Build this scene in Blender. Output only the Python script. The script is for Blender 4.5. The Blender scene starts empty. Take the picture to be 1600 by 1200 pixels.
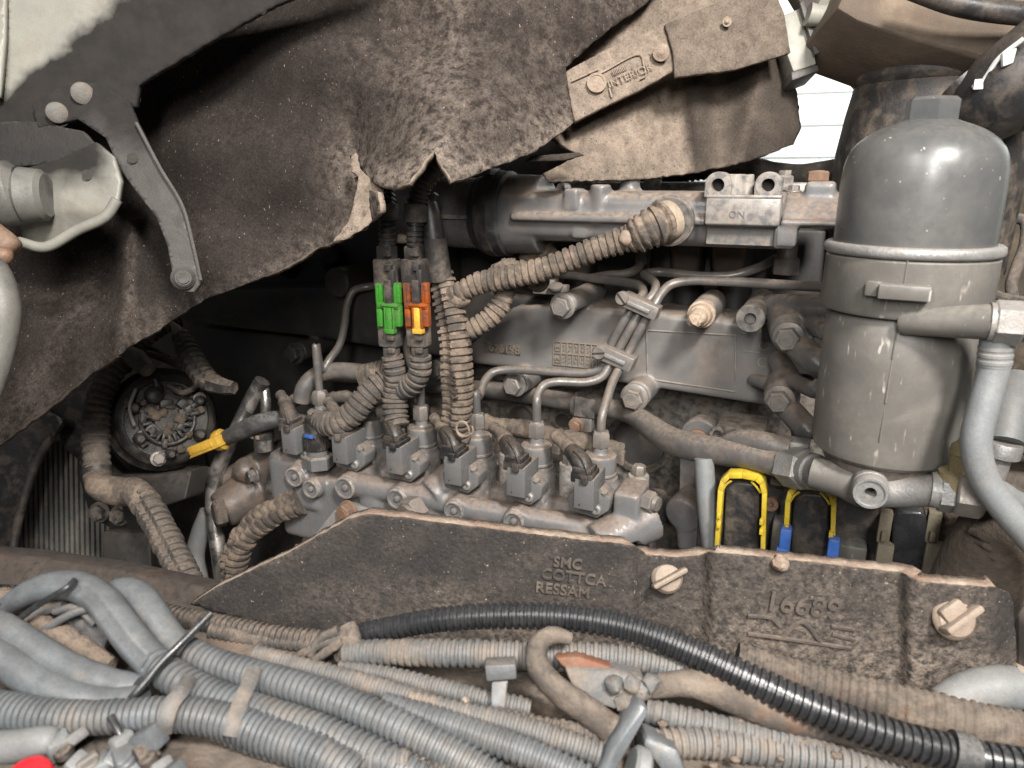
import bpy, bmesh, math, random
from mathutils import Vector as V, Matrix, noise
from mathutils.geometry import delaunay_2d_cdt
from math import sin, cos, pi, radians
random.seed(7)
S = bpy.context.scene
COL = S.collection

# ------------------------------------------------------------------ camera
# world axes: X along the engine (to the right), Y away from the viewer, Z up (metres)
F = 1130.0                       # focal length in photo pixels (1600 wide)
PITCH, YAW = radians(16), radians(24)
fwd = V((-sin(YAW)*cos(PITCH), cos(YAW)*cos(PITCH), -sin(PITCH)))
right = V((cos(YAW), sin(YAW), 0))
upv = right.cross(fwd)
cd = bpy.data.cameras.new('camera'); camo = bpy.data.objects.new('camera', cd); COL.objects.link(camo)
cd.sensor_width = 36; cd.lens = F/1600*36; cd.clip_start = .02; cd.clip_end = 60
camo.rotation_euler = (radians(90)-PITCH, 0, YAW)
cd.dof.use_dof = True; cd.dof.focus_distance = .74; cd.dof.aperture_fstop = 8.0
S.camera = camo

# ------------------------------------------------------------------ light
wd = bpy.data.worlds.new('World'); S.world = wd; wd.use_nodes = True
wd.node_tree.nodes['Background'].inputs[0].default_value = (.95, .97, 1, 1)
wd.node_tree.nodes['Background'].inputs[1].default_value = .08
def area(name, loc, target, size, power, col, sy=None):
    l = bpy.data.lights.new(name, 'AREA'); l.energy = power; l.color = col; l.shape = 'RECTANGLE'
    l.size = size; l.size_y = sy or size
    o = bpy.data.objects.new(name, l); COL.objects.link(o); o.location = loc
    o.rotation_euler = (V(target)-V(loc)).to_track_quat('-Z', 'Y').to_euler(); return o
area('workshop_lamp', (.62, -.3, .98), (.0, .8, -.15), .22, 68, (1, .95, .9), .3)
area('workshop_lamp', (.26, -.6, .5), (.05, .8, -.12), .16, 20, (1, .97, .93), .6)
area('workshop_lamp', (-.3, -.45, .62), (.1, .8, -.2), .16, 9, (1, .97, .94), .6)
area('added_wall_light', (1.2, 1.9, 2.4), (.7, 4.0, .3), 1.2, 330, (.97, 1, .98))  # unseen lamp added only to brighten the wall behind the gap
S.view_settings.view_transform = 'Standard'; S.view_settings.look = 'None'
S.view_settings.exposure = -.08; S.view_settings.gamma = 1
S.render.engine = 'CYCLES'; S.cycles.use_denoising = True
S.cycles.max_bounces = 6; S.cycles.diffuse_bounces = 3; S.cycles.glossy_bounces = 3; S.cycles.transmission_bounces = 4
S.cycles.sample_clamp_indirect = 6

# ------------------------------------------------------------------ pixel <-> place
def ray(px, py): return fwd + right*((px-800)/F) + upv*((600-py)/F)
def A(px, py, Y): r = ray(px, py); return r*(Y/r.y)        # on the upright plane at depth Y
def D(px, py, d): return ray(px, py)*d                     # at distance d along the view axis
def w(n, p): return n*fwd.dot(p)/F                         # size in metres of n pixels at p
def AP(l): return [A(*q) for q in l]
def DP(l): return [D(*q) for q in l]
AX, AY, AZ = V((1, 0, 0)), V((0, 1, 0)), V((0, 0, 1))

# ------------------------------------------------------------------ materials
def mat(name, base, dust=(.24, .185, .14), amt=.5, top=.6, rough=.5, metal=0, ns=22, bump=.25, bs=420, var=.3,
        speck=0, spcol=(.5, .45, .38), attr=False, fibre=False, lo=.42, hi=.66, spec=.5, trans=0, rust=0, coat=0, sps=260, edge=0, grain=.1, groove=0):
    m = bpy.data.materials.new(name); m.use_nodes = True
    nt = m.node_tree; N = nt.nodes; L = nt.links; bs_ = N['Principled BSDF']
    def nd(t, **k):
        n = N.new(t)
        for a, b in k.items(): setattr(n, a, b)
        return n
    def mth(op, a, b=None, cl=False):
        n = nd('ShaderNodeMath', operation=op, use_clamp=cl)
        for i, x in enumerate((a, b)):
            if x is None: continue
            if isinstance(x, (int, float)): n.inputs[i].default_value = x
            else: L.new(x, n.inputs[i])
        return n.outputs[0]
    tc = nd('ShaderNodeTexCoord'); oi = nd('ShaderNodeObjectInfo')
    add = nd('ShaderNodeVectorMath', operation='ADD'); L.new(tc.outputs['Object'], add.inputs[0])
    sc = nd('ShaderNodeVectorMath', operation='SCALE'); cmb = nd('ShaderNodeCombineXYZ')
    for i in range(3): L.new(oi.outputs['Random'], cmb.inputs[i])
    L.new(cmb.outputs[0], sc.inputs[0]); sc.inputs['Scale'].default_value = 7.3; L.new(sc.outputs[0], add.inputs[1])
    co = add.outputs[0]
    def noi(scale, det=6, ro=.6, vec=None, dist=0):
        n = nd('ShaderNodeTexNoise'); n.inputs['Scale'].default_value = scale; n.inputs['Detail'].default_value = det
        n.inputs['Roughness'].default_value = ro; n.inputs['Distortion'].default_value = dist; L.new(vec or co, n.inputs['Vector']); return n.outputs['Fac']
    def ramp(f, a, b, c0=0, c1=1):
        n = nd('ShaderNodeMapRange', interpolation_type='SMOOTHSTEP'); L.new(f, n.inputs[0])
        for i, x in enumerate((a, b, c0, c1)): n.inputs[i+1].default_value = x
        return n.outputs[0]
    def mix(f, a, b, mode='MIX'):
        n = nd('ShaderNodeMix', data_type='RGBA', blend_type=mode)
        for i, x in ((0, f), (6, a), (7, b)):
            if isinstance(x, (int, float)): n.inputs[i].default_value = x
            elif isinstance(x, tuple): n.inputs[i].default_value = (*x, 1)
            else: L.new(x, n.inputs[i])
        return n.outputs[2]
    big = noi(ns, 7, .62, dist=.4); fine = noi(ns*9, 5, .65)
    dustf = mth('MULTIPLY', ramp(big, lo, hi), amt)
    geo = nd('ShaderNodeNewGeometry'); sep = nd('ShaderNodeSeparateXYZ'); L.new(geo.outputs['Normal'], sep.inputs[0])
    if top:
        up = mth('MULTIPLY', ramp(sep.outputs[2], .15, .95), mth('MULTIPLY', ramp(fine, .25, .6), top))
        dustf = mth('MAXIMUM', dustf, up)
    if attr:
        at = nd('ShaderNodeAttribute', attribute_name='dust')
        dustf = mth('ADD', dustf, mth('MULTIPLY', at.outputs['Fac'], 1.0 if attr == 'soft' else ramp(fine, .12, .42) if attr == 'mid' else ramp(fine, .28, .62)), True)
    if attr != 'soft': dustf = mth('MULTIPLY', dustf, ramp(fine, .2, .55, .6, 1), True)
    b = mix(mth('MULTIPLY', ramp(noi(ns*2.7, 5, .6), .3, .7), var), base, tuple(x*.45 for x in base))
    if rust:
        b = mix(mth('MULTIPLY', ramp(noi(ns*1.6, 8, .7), .52, .66), rust), b, (.16, .065, .028))
    col = mix(dustf, b, mix(ramp(noi(ns*4, 4), .3, .7), dust, tuple(x*.62 for x in dust)))
    if edge:
        eg = mth('MULTIPLY', ramp(geo.outputs['Pointiness'], .515, .60), mth('MULTIPLY', ramp(noi(ns*5, 4), .35, .6), edge))
        col = mix(eg, col, (.42, .37, .31))
    gr = noi(bs*1.7, 3, .7)
    col = mix(1.0, col, mix(ramp(gr, .3, .7), (1-grain,)*3, (1+grain,)*3), 'MULTIPLY')
    if groove:
        gv = mth('MULTIPLY', ramp(geo.outputs['Pointiness'], .5, .44), mth('MULTIPLY', ramp(noi(ns*1.5, 4), .3, .6), groove))
        col = mix(gv, col, tuple(x*.6 for x in dust))
    if speck:
        thr = .735-.75*speck
        vec = co
        if fibre:
            mp = nd('ShaderNodeMapping'); mp.inputs['Scale'].default_value = (1, 1, .2) if fibre == 'drip' else (1, 1, .45); mp.inputs['Rotation'].default_value = (0, 0, 0) if fibre == 'drip' else (.3, .2, .5)
            L.new(co, mp.inputs[0]); vec = mp.outputs[0]
        sp = mth('MULTIPLY', ramp(noi(sps, 1.5, .5, vec), thr, thr+.045), ramp(noi(ns*3, 3), .35, .6))
        spm = ramp(noi(sps*.3, 2), .4, .6)
        col = mix(sp, col, mix(spm, tuple(x*.45 for x in spcol), spcol))
    L.new(col, bs_.inputs['Base Color'])
    rr = nd('ShaderNodeMapRange'); L.new(dustf, rr.inputs[0]); rr.inputs[3].default_value = rough; rr.inputs[4].default_value = .95
    L.new(mth('ADD', rr.outputs[0], mth('MULTIPLY', mth('SUBTRACT', fine, .5), .25), True), bs_.inputs['Roughness'])
    if metal:
        mm = nd('ShaderNodeMapRange'); L.new(dustf, mm.inputs[0]); mm.inputs[3].default_value = metal; mm.inputs[4].default_value = 0
        L.new(mm.outputs[0], bs_.inputs['Metallic'])
    bs_.inputs['Specular IOR Level'].default_value = spec
    if trans: bs_.inputs['Transmission Weight'].default_value = trans
    if coat: bs_.inputs['Coat Weight'].default_value = coat; bs_.inputs['Coat Roughness'].default_value = .25
    if bump:
        h = mth('ADD', mth('MULTIPLY', noi(bs, 5, .65), .5), mth('ADD', mth('MULTIPLY', fine, .9), mth('MULTIPLY', dustf, .5)))
        bp = nd('ShaderNodeBump'); bp.inputs['Strength'].default_value = bump; bp.inputs['Distance'].default_value = .003
        L.new(h, bp.inputs['Height']); L.new(bp.outputs[0], bs_.inputs['Normal'])
    return m

TAN = (.27, .2, .145)
m_cast = mat('grey_cast_paint', (.118, .116, .116), dust=(.29, .22, .165), amt=.42, top=.85, rough=.3, rust=.12, lo=.47, hi=.72, edge=.5, bump=.1, ns=16, var=.25, grain=.05)
m_dark = mat('shade_black_casting', (.022, .0205, .02), dust=(.15, .12, .09), amt=.18, top=.35, rough=.55, ns=14, bump=.06, grain=.04)  # near-black casting tone, shade put into the colour
m_castd = mat('dark_cast_paint', (.045, .042, .04), bump=.12, amt=.3, top=.6, rough=.55, rust=.3, edge=.4)
m_pump = mat('pump_cast_paint', (.14, .14, .142), dust=(.27, .2, .15), amt=.3, top=.8, rough=.26, rust=.25, ns=24, edge=.6, bump=.08, lo=.46, hi=.72, var=.2, grain=.04)
m_block = mat('smooth_grey_housing', (.125, .125, .125), dust=(.32, .24, .175), amt=.25, top=.6, rough=.28, ns=30, bump=.04, var=.15, grain=.03, lo=.5, hi=.75)
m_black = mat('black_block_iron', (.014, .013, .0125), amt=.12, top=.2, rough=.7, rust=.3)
m_pipe = mat('dusty_steel_pipe', (.16, .155, .15), amt=.45, top=.85, rough=.34, metal=.4, ns=34, rust=.25, bump=.08, grain=.04)
m_steel = mat('bare_steel', (.42, .4, .38), amt=.35, top=.25, rough=.28, metal=.95, ns=40, bump=.08)
m_bolt = mat('dusty_bolt_steel', (.22, .205, .19), amt=.5, top=.8, rough=.38, metal=.4, ns=50, bump=.1, grain=.05)
m_rbolt = mat('rusty_bolt_steel', (.22, .13, .085), amt=.6, top=.5, rough=.55, metal=.3, ns=60)
m_filt = mat('filter_grey_paint', (.066, .069, .07), dust=(.25, .22, .19), amt=.18, top=.2, rough=.3, ns=14, bump=.02, var=.15, speck=.012, spcol=(.45, .43, .4), coat=.15, sps=260, grain=.02)
m_filt2 = mat('filter_brown_grey_paint', (.118, .112, .102), dust=(.26, .235, .2), amt=.28, top=.5, rough=.34, ns=18, bump=.05, var=.2, speck=.1, spcol=(.36, .33, .29), sps=230, fibre='drip', grain=.04)
m_zinc = mat('grey_zinc_fitting', (.28, .28, .275), amt=.4, top=.5, rough=.4, metal=.45, ns=40)
m_tanl = mat('dusty_tan_loom', (.06, .05, .042), dust=(.26, .2, .15), amt=.85, top=.5, rough=.8, ns=34, bump=.35, lo=.4, hi=.6)
m_greyl = mat('dusty_grey_loom', (.06, .055, .05), dust=(.23, .18, .14), amt=.75, top=.7, rough=.8, ns=36, bump=.35)
m_blk = mat('black_plastic', (.018, .018, .019), amt=.25, top=.35, rough=.38, ns=50, bump=.12)
m_blkd = mat('dusty_black_plastic', (.028, .026, .025), amt=.5, top=.6, rough=.6, ns=40)
m_rub = mat('black_rubber', (.03, .031, .033), dust=(.2, .19, .175), amt=.35, top=.6, rough=.5, ns=30)
m_shine = mat('shiny_black_conduit', (.016, .017, .019), dust=(.2, .19, .18), amt=.08, top=.12, rough=.27, ns=40, bump=.05, var=.1)
m_gcon = mat('grey_conduit', (.115, .126, .134), dust=(.23, .19, .15), amt=.5, top=.12, rough=.36, ns=20, bump=.1, lo=.52, hi=.7, var=.6, groove=.8)
m_gcon2 = mat('dusty_grey_conduit', (.1, .105, .108), dust=(.26, .205, .155), groove=.7, amt=.7, top=.35, rough=.5, ns=26, bump=.25)
m_hose = mat('grey_rubber_hose', (.165, .175, .178), dust=(.27, .23, .19), amt=.35, top=.25, rough=.5, ns=24, bump=.12, var=.25)
m_felt = mat('brown_felt_liner', (.023, .019, .017), dust=(.165, .135, .113), amt=.07, top=.2, rough=.95, ns=13, bump=.45, bs=260, speck=.055, spcol=(.24, .19, .15), attr=True, fibre=True, spec=.12, sps=520, grain=.3)
m_flap = mat('dusty_tan_liner', (.04, .033, .028), dust=(.255, .205, .163), amt=.08, top=.1, rough=.95, ns=14, bump=.5, bs=300, speck=.1, spcol=(.1, .08, .06), attr='mid', spec=.12, grain=.2, sps=400)
m_flapt = mat('tan_liner_relief', (.2, .155, .12), dust=(.36, .285, .225), amt=.8, top=.1, rough=.95, ns=14, bump=.5, bs=300, spec=.12, grain=.2, lo=.3, hi=.6)
m_apron = mat('dirty_moulded_apron', (.03, .027, .0255), dust=(.19, .155, .127), amt=.12, top=.25, rough=.8, ns=20, bump=.55, bs=240, speck=.055, spcol=(.26, .22, .18), attr=True, sps=420, spec=.3, grain=.25)
m_rim = mat('rusty_dusty_edge', (.16, .09, .06), dust=(.36, .29, .225), amt=.9, top=.5, rough=.9, ns=40, lo=.3, hi=.6, bump=.6)
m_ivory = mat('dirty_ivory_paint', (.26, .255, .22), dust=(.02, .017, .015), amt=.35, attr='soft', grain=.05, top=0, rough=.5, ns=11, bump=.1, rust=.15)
m_sootv = mat('sooty_shaded_bracket', (.012, .011, .0105), amt=.06, top=.2, rough=.7, ns=16)  # soot colour, deepened further where little light reaches
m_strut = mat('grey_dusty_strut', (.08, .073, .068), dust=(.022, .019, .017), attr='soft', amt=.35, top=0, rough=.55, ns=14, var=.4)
m_soil = mat('caked_soil', (.17, .13, .1), dust=(.25, .195, .15), amt=.6, top=.4, rough=1, ns=30, bump=1, bs=160, lo=.35, hi=.6)
m_rail = mat('dusty_brown_rail', (.06, .05, .042), dust=(.235, .19, .15), amt=.75, top=.55, rough=.9, ns=16, rust=.4, bump=.5)
m_brown = mat('dark_brown_rail', (.035, .03, .026), dust=(.16, .12, .095), amt=.3, top=.3, rough=.8, ns=14, rust=.3)
m_mud = mat('mud_covered_panel', (.06, .048, .036), dust=(.17, .13, .095), amt=.7, top=.3, rough=.95, ns=12, bump=.9, bs=120)
m_yel = mat('yellow_plastic', (.52, .38, .025), dust=(.3, .2, .08), amt=.3, top=.15, rough=.45, ns=60, bump=.08)
m_oran = mat('amber_yellow_plastic', (.6, .36, .05), dust=(.2, .12, .04), amt=.3, top=.1, rough=.45, ns=60, bump=.15)
m_blue = mat('blue_plastic', (.035, .11, .38), amt=.1, top=.3, rough=.4, ns=60, bump=.05)
m_green = mat('green_plastic', (.045, .24, .028), dust=(.1, .085, .05), amt=.55, top=.2, rough=.35, ns=70, bump=.08, var=.4)
m_orange = mat('orange_plastic', (.33, .075, .012), dust=(.05, .035, .025), amt=.8, top=.2, rough=.4, ns=60, bump=.08, var=.5)
m_white = mat('white_wall_paint', (.8, .82, .8), amt=.03, top=0, rough=.7, ns=3, bump=0, var=.04)
m_wing = mat('cream_dusty_plastic', (.25, .195, .15), dust=(.3, .25, .2), amt=.5, top=.4, rough=.6, ns=50, rust=.3)
m_copper = mat('orange_rust_sheet', (.17, .065, .033), amt=.4, top=.1, rough=.7, ns=50)
m_red = mat('red_plastic', (.62, .02, .03), amt=.05, top=0, rough=.35, ns=40, bump=.04)
m_stamp = mat('yellow_green_decal', (.5, .55, .08), amt=.1, top=0, rough=.6, ns=20, bump=.05)
m_decal = mat('pale_blue_decal', (.4, .6, .68), amt=.1, top=0, rough=.6, ns=20, bump=.05)
m_fin = mat('radiator_fins', (.14, .14, .13), amt=.4, top=.2, rough=.5, metal=.4, ns=30)
m_floor = mat('concrete_floor', (.25, .24, .225), amt=.4, top=.1, rough=.9, ns=4, bs=60)
m_letter = mat('dusty_raised_letter', (.2, .165, .13), dust=(.28, .22, .165), amt=.5, top=.3, rough=.8, ns=60, bump=.1)
m_pivot = mat('dull_grey_pivot', (.15, .145, .13), dust=(.05, .045, .04), amt=.7, top=0, rough=.5, ns=18, bump=.1)
m_port = mat('brown_port_casting', (.075, .058, .046), dust=(.2, .15, .11), amt=.6, top=.5, rough=.7, ns=24, rust=.5, bump=.2)
m_cover = mat('grey_cover_paint', (.17, .163, .157), dust=(.3, .235, .18), amt=.5, top=.9, rough=.36, ns=12, bump=.08, lo=.45, hi=.72, edge=.4, rust=.15, grain=.05)
# ------------------------------------------------------------------ mesh helpers
def frame(ax):
    ax = V(ax).normalized(); h = AZ if abs(ax.z) < .9 else AX
    u = h.cross(ax).normalized(); return u, ax.cross(u), ax
def NB(): return bmesh.new()
def merge(bm, tmp):
    me = bpy.data.meshes.new('tmp'); tmp.to_mesh(me); tmp.free(); bm.from_mesh(me); bpy.data.meshes.remove(me)
def bevel(tmp, off, seg=2, ang=.5):
    tmp.normal_update()
    es = [e for e in tmp.edges if len(e.link_faces) == 2 and e.calc_face_angle(0) > ang]
    if es and off > 0: bmesh.ops.bevel(tmp, geom=es, offset=off, segments=seg, profile=.5, affect='EDGES', clamp_overlap=True)
def bx(bm, c, sx, sy, sz, bev=.001, R=None, seg=2):
    t = NB(); M = Matrix.Identity(3) if R is None else R
    vs = [t.verts.new(V(c)+M @ V((x*sx/2, y*sy/2, z*sz/2))) for z in (-1, 1) for y in (-1, 1) for x in (-1, 1)]
    for f in ((0, 2, 3, 1), (4, 5, 7, 6), (0, 1, 5, 4), (2, 6, 7, 3), (0, 4, 6, 2), (1, 3, 7, 5)): t.faces.new([vs[i] for i in f])
    bevel(t, bev, seg); merge(bm, t)
def prism(bm, pts, vec, bev=.001, seg=2):
    t = NB(); n = len(pts); vec = V(vec)
    a = [t.verts.new(p) for p in pts]; b = [t.verts.new(p+vec) for p in pts]
    t.faces.new(a); t.faces.new(b[::-1])
    for i in range(n): t.faces.new([a[i], b[i], b[(i+1) % n], a[(i+1) % n]])
    bmesh.ops.recalc_face_normals(t, faces=t.faces); bevel(t, bev, seg)
    merge(bm, t)
def lathe(bm, o, ax, prof, n=28, rot=0):
    u, v, a = frame(ax); o = V(o); rings = []
    for t, r in prof:
        if r <= 1e-6: rings.append([bm.verts.new(o+a*t)])
        else: rings.append([bm.verts.new(o+a*t+(u*cos(rot+2*pi*i/n)+v*sin(rot+2*pi*i/n))*r) for i in range(n)])
    for p, q in zip(rings, rings[1:]):
        if len(p) == 1 and len(q) == 1: continue
        for i in range(n):
            j = (i+1) % n
            if len(p) == 1: bm.faces.new([p[0], q[j], q[i]])
            elif len(q) == 1: bm.faces.new([p[i], p[j], q[0]])
            else: bm.faces.new([p[i], p[j], q[j], q[i]])
    if len(rings[0]) > 1: bm.faces.new(rings[0][::-1])
    if len(rings[-1]) > 1: bm.faces.new(rings[-1])
def cyl(bm, p0, p1, r0, r1=None, n=24, c=0):
    p0, p1 = V(p0), V(p1); L = (p1-p0).length; r1 = r0 if r1 is None else r1
    pr = [(c, r0), (L-c, r1)] if not c else [(0, r0-c), (c, r0), (L-c, r1), (L, r1-c)]
    lathe(bm, p0, p1-p0, pr, n)
def hexa(bm, p, ax, r, h, rot=None):
    lathe(bm, p, ax, [(0, r*.93), (h*.06, r), (h*.86, r), (h, r*.84)], 6, random.random() if rot is None else rot)
def bolt_bm(p, ax, r, h=None, washer=True, rot=None):
    bm = NB(); h = h or r*.9; a = V(ax).normalized(); t = 0
    if washer: lathe(bm, p, a, [(0, r*1.32), (r*.2, r*1.3), (r*.3, r*1.1)], 22); t = r*.26
    hexa(bm, V(p)+a*t, a, r, h, rot); lathe(bm, V(p)+a*(t+h), a, [(-.0002, r*.6), (r*.05, r*.55), (r*.06, 0)], 16); return bm
def spline(pts, r, step):
    pts = [V(p) for p in pts]; n = len(pts); rs = r if isinstance(r, (list, tuple)) else [r]*n
    ex = [pts[0]*2-pts[1]]+pts+[pts[-1]*2-pts[-2]]; out = []
    for i in range(n-1):
        p0, p1, p2, p3 = ex[i:i+4]; k = max(4, int((p2-p1).length/step)+1)
        t0 = 0; t1 = t0+max((p1-p0).length, 1e-6)**.5; t2 = t1+max((p2-p1).length, 1e-6)**.5; t3 = t2+max((p3-p2).length, 1e-6)**.5
        for j in range(k):
            u = j/k; t = t1+(t2-t1)*u
            a1 = p0*((t1-t)/(t1-t0))+p1*((t-t0)/(t1-t0)); a2 = p1*((t2-t)/(t2-t1))+p2*((t-t1)/(t2-t1)); a3 = p2*((t3-t)/(t3-t2))+p3*((t-t2)/(t3-t2))
            b1 = a1*((t2-t)/(t2-t0))+a2*((t-t0)/(t2-t0)); b2 = a2*((t3-t)/(t3-t1))+a3*((t-t1)/(t3-t1))
            out.append((b1*((t2-t)/(t2-t1))+b2*((t-t1)/(t2-t1)), rs[i]+(rs[i+1]-rs[i])*u))
    out.append((pts[-1], rs[-1])); return out
def tube(bm, pts, r, n=14, pitch=0, amp=.14, slit=None, step=None, jit=0, flat=1.0, hard=True):
    """swept tube; pitch>0 gives corrugation ridges, slit an open seam at that angle"""
    r0 = max(r) if isinstance(r, (list, tuple)) else r
    sp = spline(pts, r, (step or r0*.5)*.7)
    ss = [0]
    for (a, _), (b, _) in zip(sp, sp[1:]): ss.append(ss[-1]+(b-a).length)
    tot = ss[-1]; st = []
    if pitch:
        k = 0
        while k*pitch < tot:
            j = 1+random.uniform(-jit, jit)
            for f, m in ((0, 1), (.42, 1), (.56, 0), (.86, 0)):
                if k*pitch+f*pitch <= tot: st.append((k*pitch+f*pitch, (1 if m else 1-amp)*(1+(j-1)*(1 if m else .3))))
            k += 1
    else:
        q = max(2, int(tot/(step or r0*.5))); st = [(tot*i/q, 1+random.uniform(-jit, jit)) for i in range(q+1)]
    rings = []; nrm = None; i = 0; prevT = None
    for s, m in st:
        while i < len(ss)-2 and ss[i+1] < s: i += 1
        f = (s-ss[i])/max(ss[i+1]-ss[i], 1e-9); p = sp[i][0].lerp(sp[i+1][0], f); rr = (sp[i][1]+(sp[i+1][1]-sp[i][1])*f)*m
        a, b = max(0, i-1), min(len(sp)-1, i+2); T = (sp[b][0]-sp[a][0]).normalized()
        if nrm is None: nrm = -p.normalized()
        nrm = (nrm-T*nrm.dot(T)); nrm = nrm.normalized() if nrm.length > 1e-6 else frame(T)[0]; bi = T.cross(nrm)
        ring = []
        for k in range(n):
            th = 2*pi*k/n; q = rr
            if slit is not None:
                dlt = abs((th-slit+pi) % (2*pi)-pi)
                if dlt < pi/n*1.2: q *= .72
            ring.append(bm.verts.new(p+nrm*(cos(th)*q*flat)+bi*(sin(th)*q)))
        rings.append(ring)
    for a, b in zip(rings, rings[1:]):
        for k in range(n): bm.faces.new([a[k], a[(k+1) % n], b[(k+1) % n], b[k]])
    bm.faces.new(rings[0][::-1]); bm.faces.new(rings[-1])

# ------------------------------------------------------------------ object helpers
def setp(o, label=None, cat=None, group=None, kind=None):
    for k, v in (('label', label), ('category', cat), ('group', group), ('kind', kind)):
        if v: o[k] = v
    return o
def thing(name, loc, label, cat, group=None):
    o = bpy.data.objects.new(name, None); COL.objects.link(o); o.location = loc; o.empty_display_size = .02
    return setp(o, label, cat, group)
def root_of(o):
    while o.parent: o = o.parent
    return o
def remeshed(bm, vox, it=6):
    me = bpy.data.meshes.new('tmp'); bm.to_mesh(me); bm.free(); o = bpy.data.objects.new('tmp', me); COL.objects.link(o)
    r = o.modifiers.new('r', 'REMESH'); r.mode = 'VOXEL'; r.voxel_size = vox
    s = o.modifiers.new('s', 'SMOOTH'); s.factor = .5; s.iterations = it
    dg = bpy.context.evaluated_depsgraph_get(); n = bpy.data.meshes.new_from_object(o.evaluated_get(dg))
    bpy.data.objects.remove(o); bpy.data.meshes.remove(me)
    b = NB(); b.from_mesh(n); bpy.data.meshes.remove(n); return b
def obj(name, bm, m, parent=None, smooth=35, fix=True):
    me = bpy.data.meshes.new(name)
    if fix: bmesh.ops.recalc_face_normals(bm, faces=bm.faces)
    if parent is None:
        xs = [v.co for v in bm.verts]; lo = V([min(c[i] for c in xs) for i in range(3)]); hi = V([max(c[i] for c in xs) for i in range(3)])
        loc = V(((lo.x+hi.x)/2, (lo.y+hi.y)/2, lo.z))
    else: loc = root_of(parent).location.copy()
    bmesh.ops.translate(bm, verts=bm.verts, vec=-loc)
    bm.to_mesh(me); bm.free()
    for p in me.polygons: p.use_smooth = True
    me.set_sharp_from_angle(angle=radians(smooth))
    o = bpy.data.objects.new(name, me); COL.objects.link(o); me.materials.append(m)
    if parent is None: o.location = loc
    else: o.parent = parent
    return o
def solo(name, bm, m, label, cat, group=None, smooth=35): return setp(obj(name, bm, m, None, smooth), label, cat, group)
def copy_tree(o, parent=None, shift=None):
    c = o.copy(); COL.objects.link(c)
    if parent is not None: c.parent = parent
    if shift is not None: c.location = o.location+shift
    for ch in list(o.children): copy_tree(ch, c)
    return c
def bolt(parent, p, ax, r, m=None, **k): return obj('bolt', bolt_bm(p, ax, r, **k), m or m_bolt, parent)
def text(name, s, p, X, Y, h, depth, m, parent, bold=0, align='LEFT'):
    """raised letters: p lower-left, X along the line, Y up the letters, h cap height"""
    cu = bpy.data.curves.new('t', 'FONT'); cu.body = s; cu.size = h/.69; cu.extrude = depth; cu.offset = bold*h; cu.resolution_u = 3; cu.align_x = align
    o = bpy.data.objects.new('t', cu); COL.objects.link(o); dg = bpy.context.evaluated_depsgraph_get(); dg.update()
    me = bpy.data.meshes.new_from_object(o.evaluated_get(dg)); bpy.data.objects.remove(o)
    X = V(X).normalized(); Yv = (V(Y)-X*V(Y).dot(X)).normalized(); Z = X.cross(Yv)
    bm = NB(); bm.from_mesh(me); bpy.data.meshes.remove(me)
    for v in bm.verts: c = v.co.copy(); v.co = p+X*c.x+Yv*c.y+Z*c.z
    return obj(name, bm, m, parent, 30)
def inside(x, y, poly):
    c = False; j = len(poly)-1
    for i in range(len(poly)):
        a, b = poly[i], poly[j]
        if (a[1] > y) != (b[1] > y) and x < (b[0]-a[0])*(y-a[1])/(b[1]-a[1])+a[0]: c = not c
        j = i
    return c
def sheet_mesh(outline, dfn, sp, jag=0, rough=.0012, dust=None):
    """a sheet that follows the outline, laid out in space by dfn(px,py) = distance along the view axis"""
    ol = []
    for a, b in zip(outline, outline[1:]+outline[:1]):
        L = math.hypot(b[0]-a[0], b[1]-a[1]); k = max(1, int(L/sp))
        for i in range(k):
            t = i/k; j = jag if i else 0
            ol.append((a[0]+(b[0]-a[0])*t+random.uniform(-j, j), a[1]+(b[1]-a[1])*t+random.uniform(-j, j)))
    pts = [V((x, y)) for x, y in ol]; n = len(pts)
    x0, x1 = min(p.x for p in pts), max(p.x for p in pts); y0, y1 = min(p.y for p in pts), max(p.y for p in pts)
    y = y0+sp/2; row = 0
    while y < y1:
        x = x0+sp/2+(sp/2 if row % 2 else 0)
        while x < x1:
            q = (x+random.uniform(-.2, .2)*sp, y+random.uniform(-.2, .2)*sp)
            if inside(*q, ol): pts.append(V(q))
            x += sp
        y += sp*.87; row += 1
    vs, es, fs = delaunay_2d_cdt(pts, [(i, (i+1) % n) for i in range(n)], [], 1, 1e-4)[:3]
    bm = NB(); bv = []
    dl = bm.verts.layers.float.new('dust')
    for q in vs:
        p = D(q.x, q.y, dfn(q.x, q.y)); nn = noise.noise(p*35)*rough+noise.noise(p*11)*rough*2.2+noise.noise(p*120)*rough*.35
        b = bm.verts.new(p*(1+nn)); b[dl] = dust(q.x, q.y) if dust else 0; bv.append(b)
    for f in fs:
        try: bm.faces.new([bv[i] for i in f])
        except ValueError: pass
    bm.normal_update()
    if sum(f.normal.dot(f.calc_center_median())*f.calc_area() for f in bm.faces) > 0: bmesh.ops.reverse_faces(bm, faces=bm.faces)
    return bm
def sheet(name, outline, dfn, sp, m, thick, parent=None, rim=None, **k):
    o = obj(name, sheet_mesh(outline, dfn, sp, **k), m, parent, 60, fix=False)
    s = o.modifiers.new('thickness', 'SOLIDIFY'); s.thickness = thick; s.offset = -1
    if rim: o.data.materials.append(rim); s.material_offset_rim = 1
    return o
def lerp_pts(x, tab):
    if x <= tab[0][0]: return tab[0][1]
    for (a, u), (b, v) in zip(tab, tab[1:]):
        if x <= b: return u+(v-u)*(x-a)/(b-a)
    return tab[-1][1]
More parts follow.
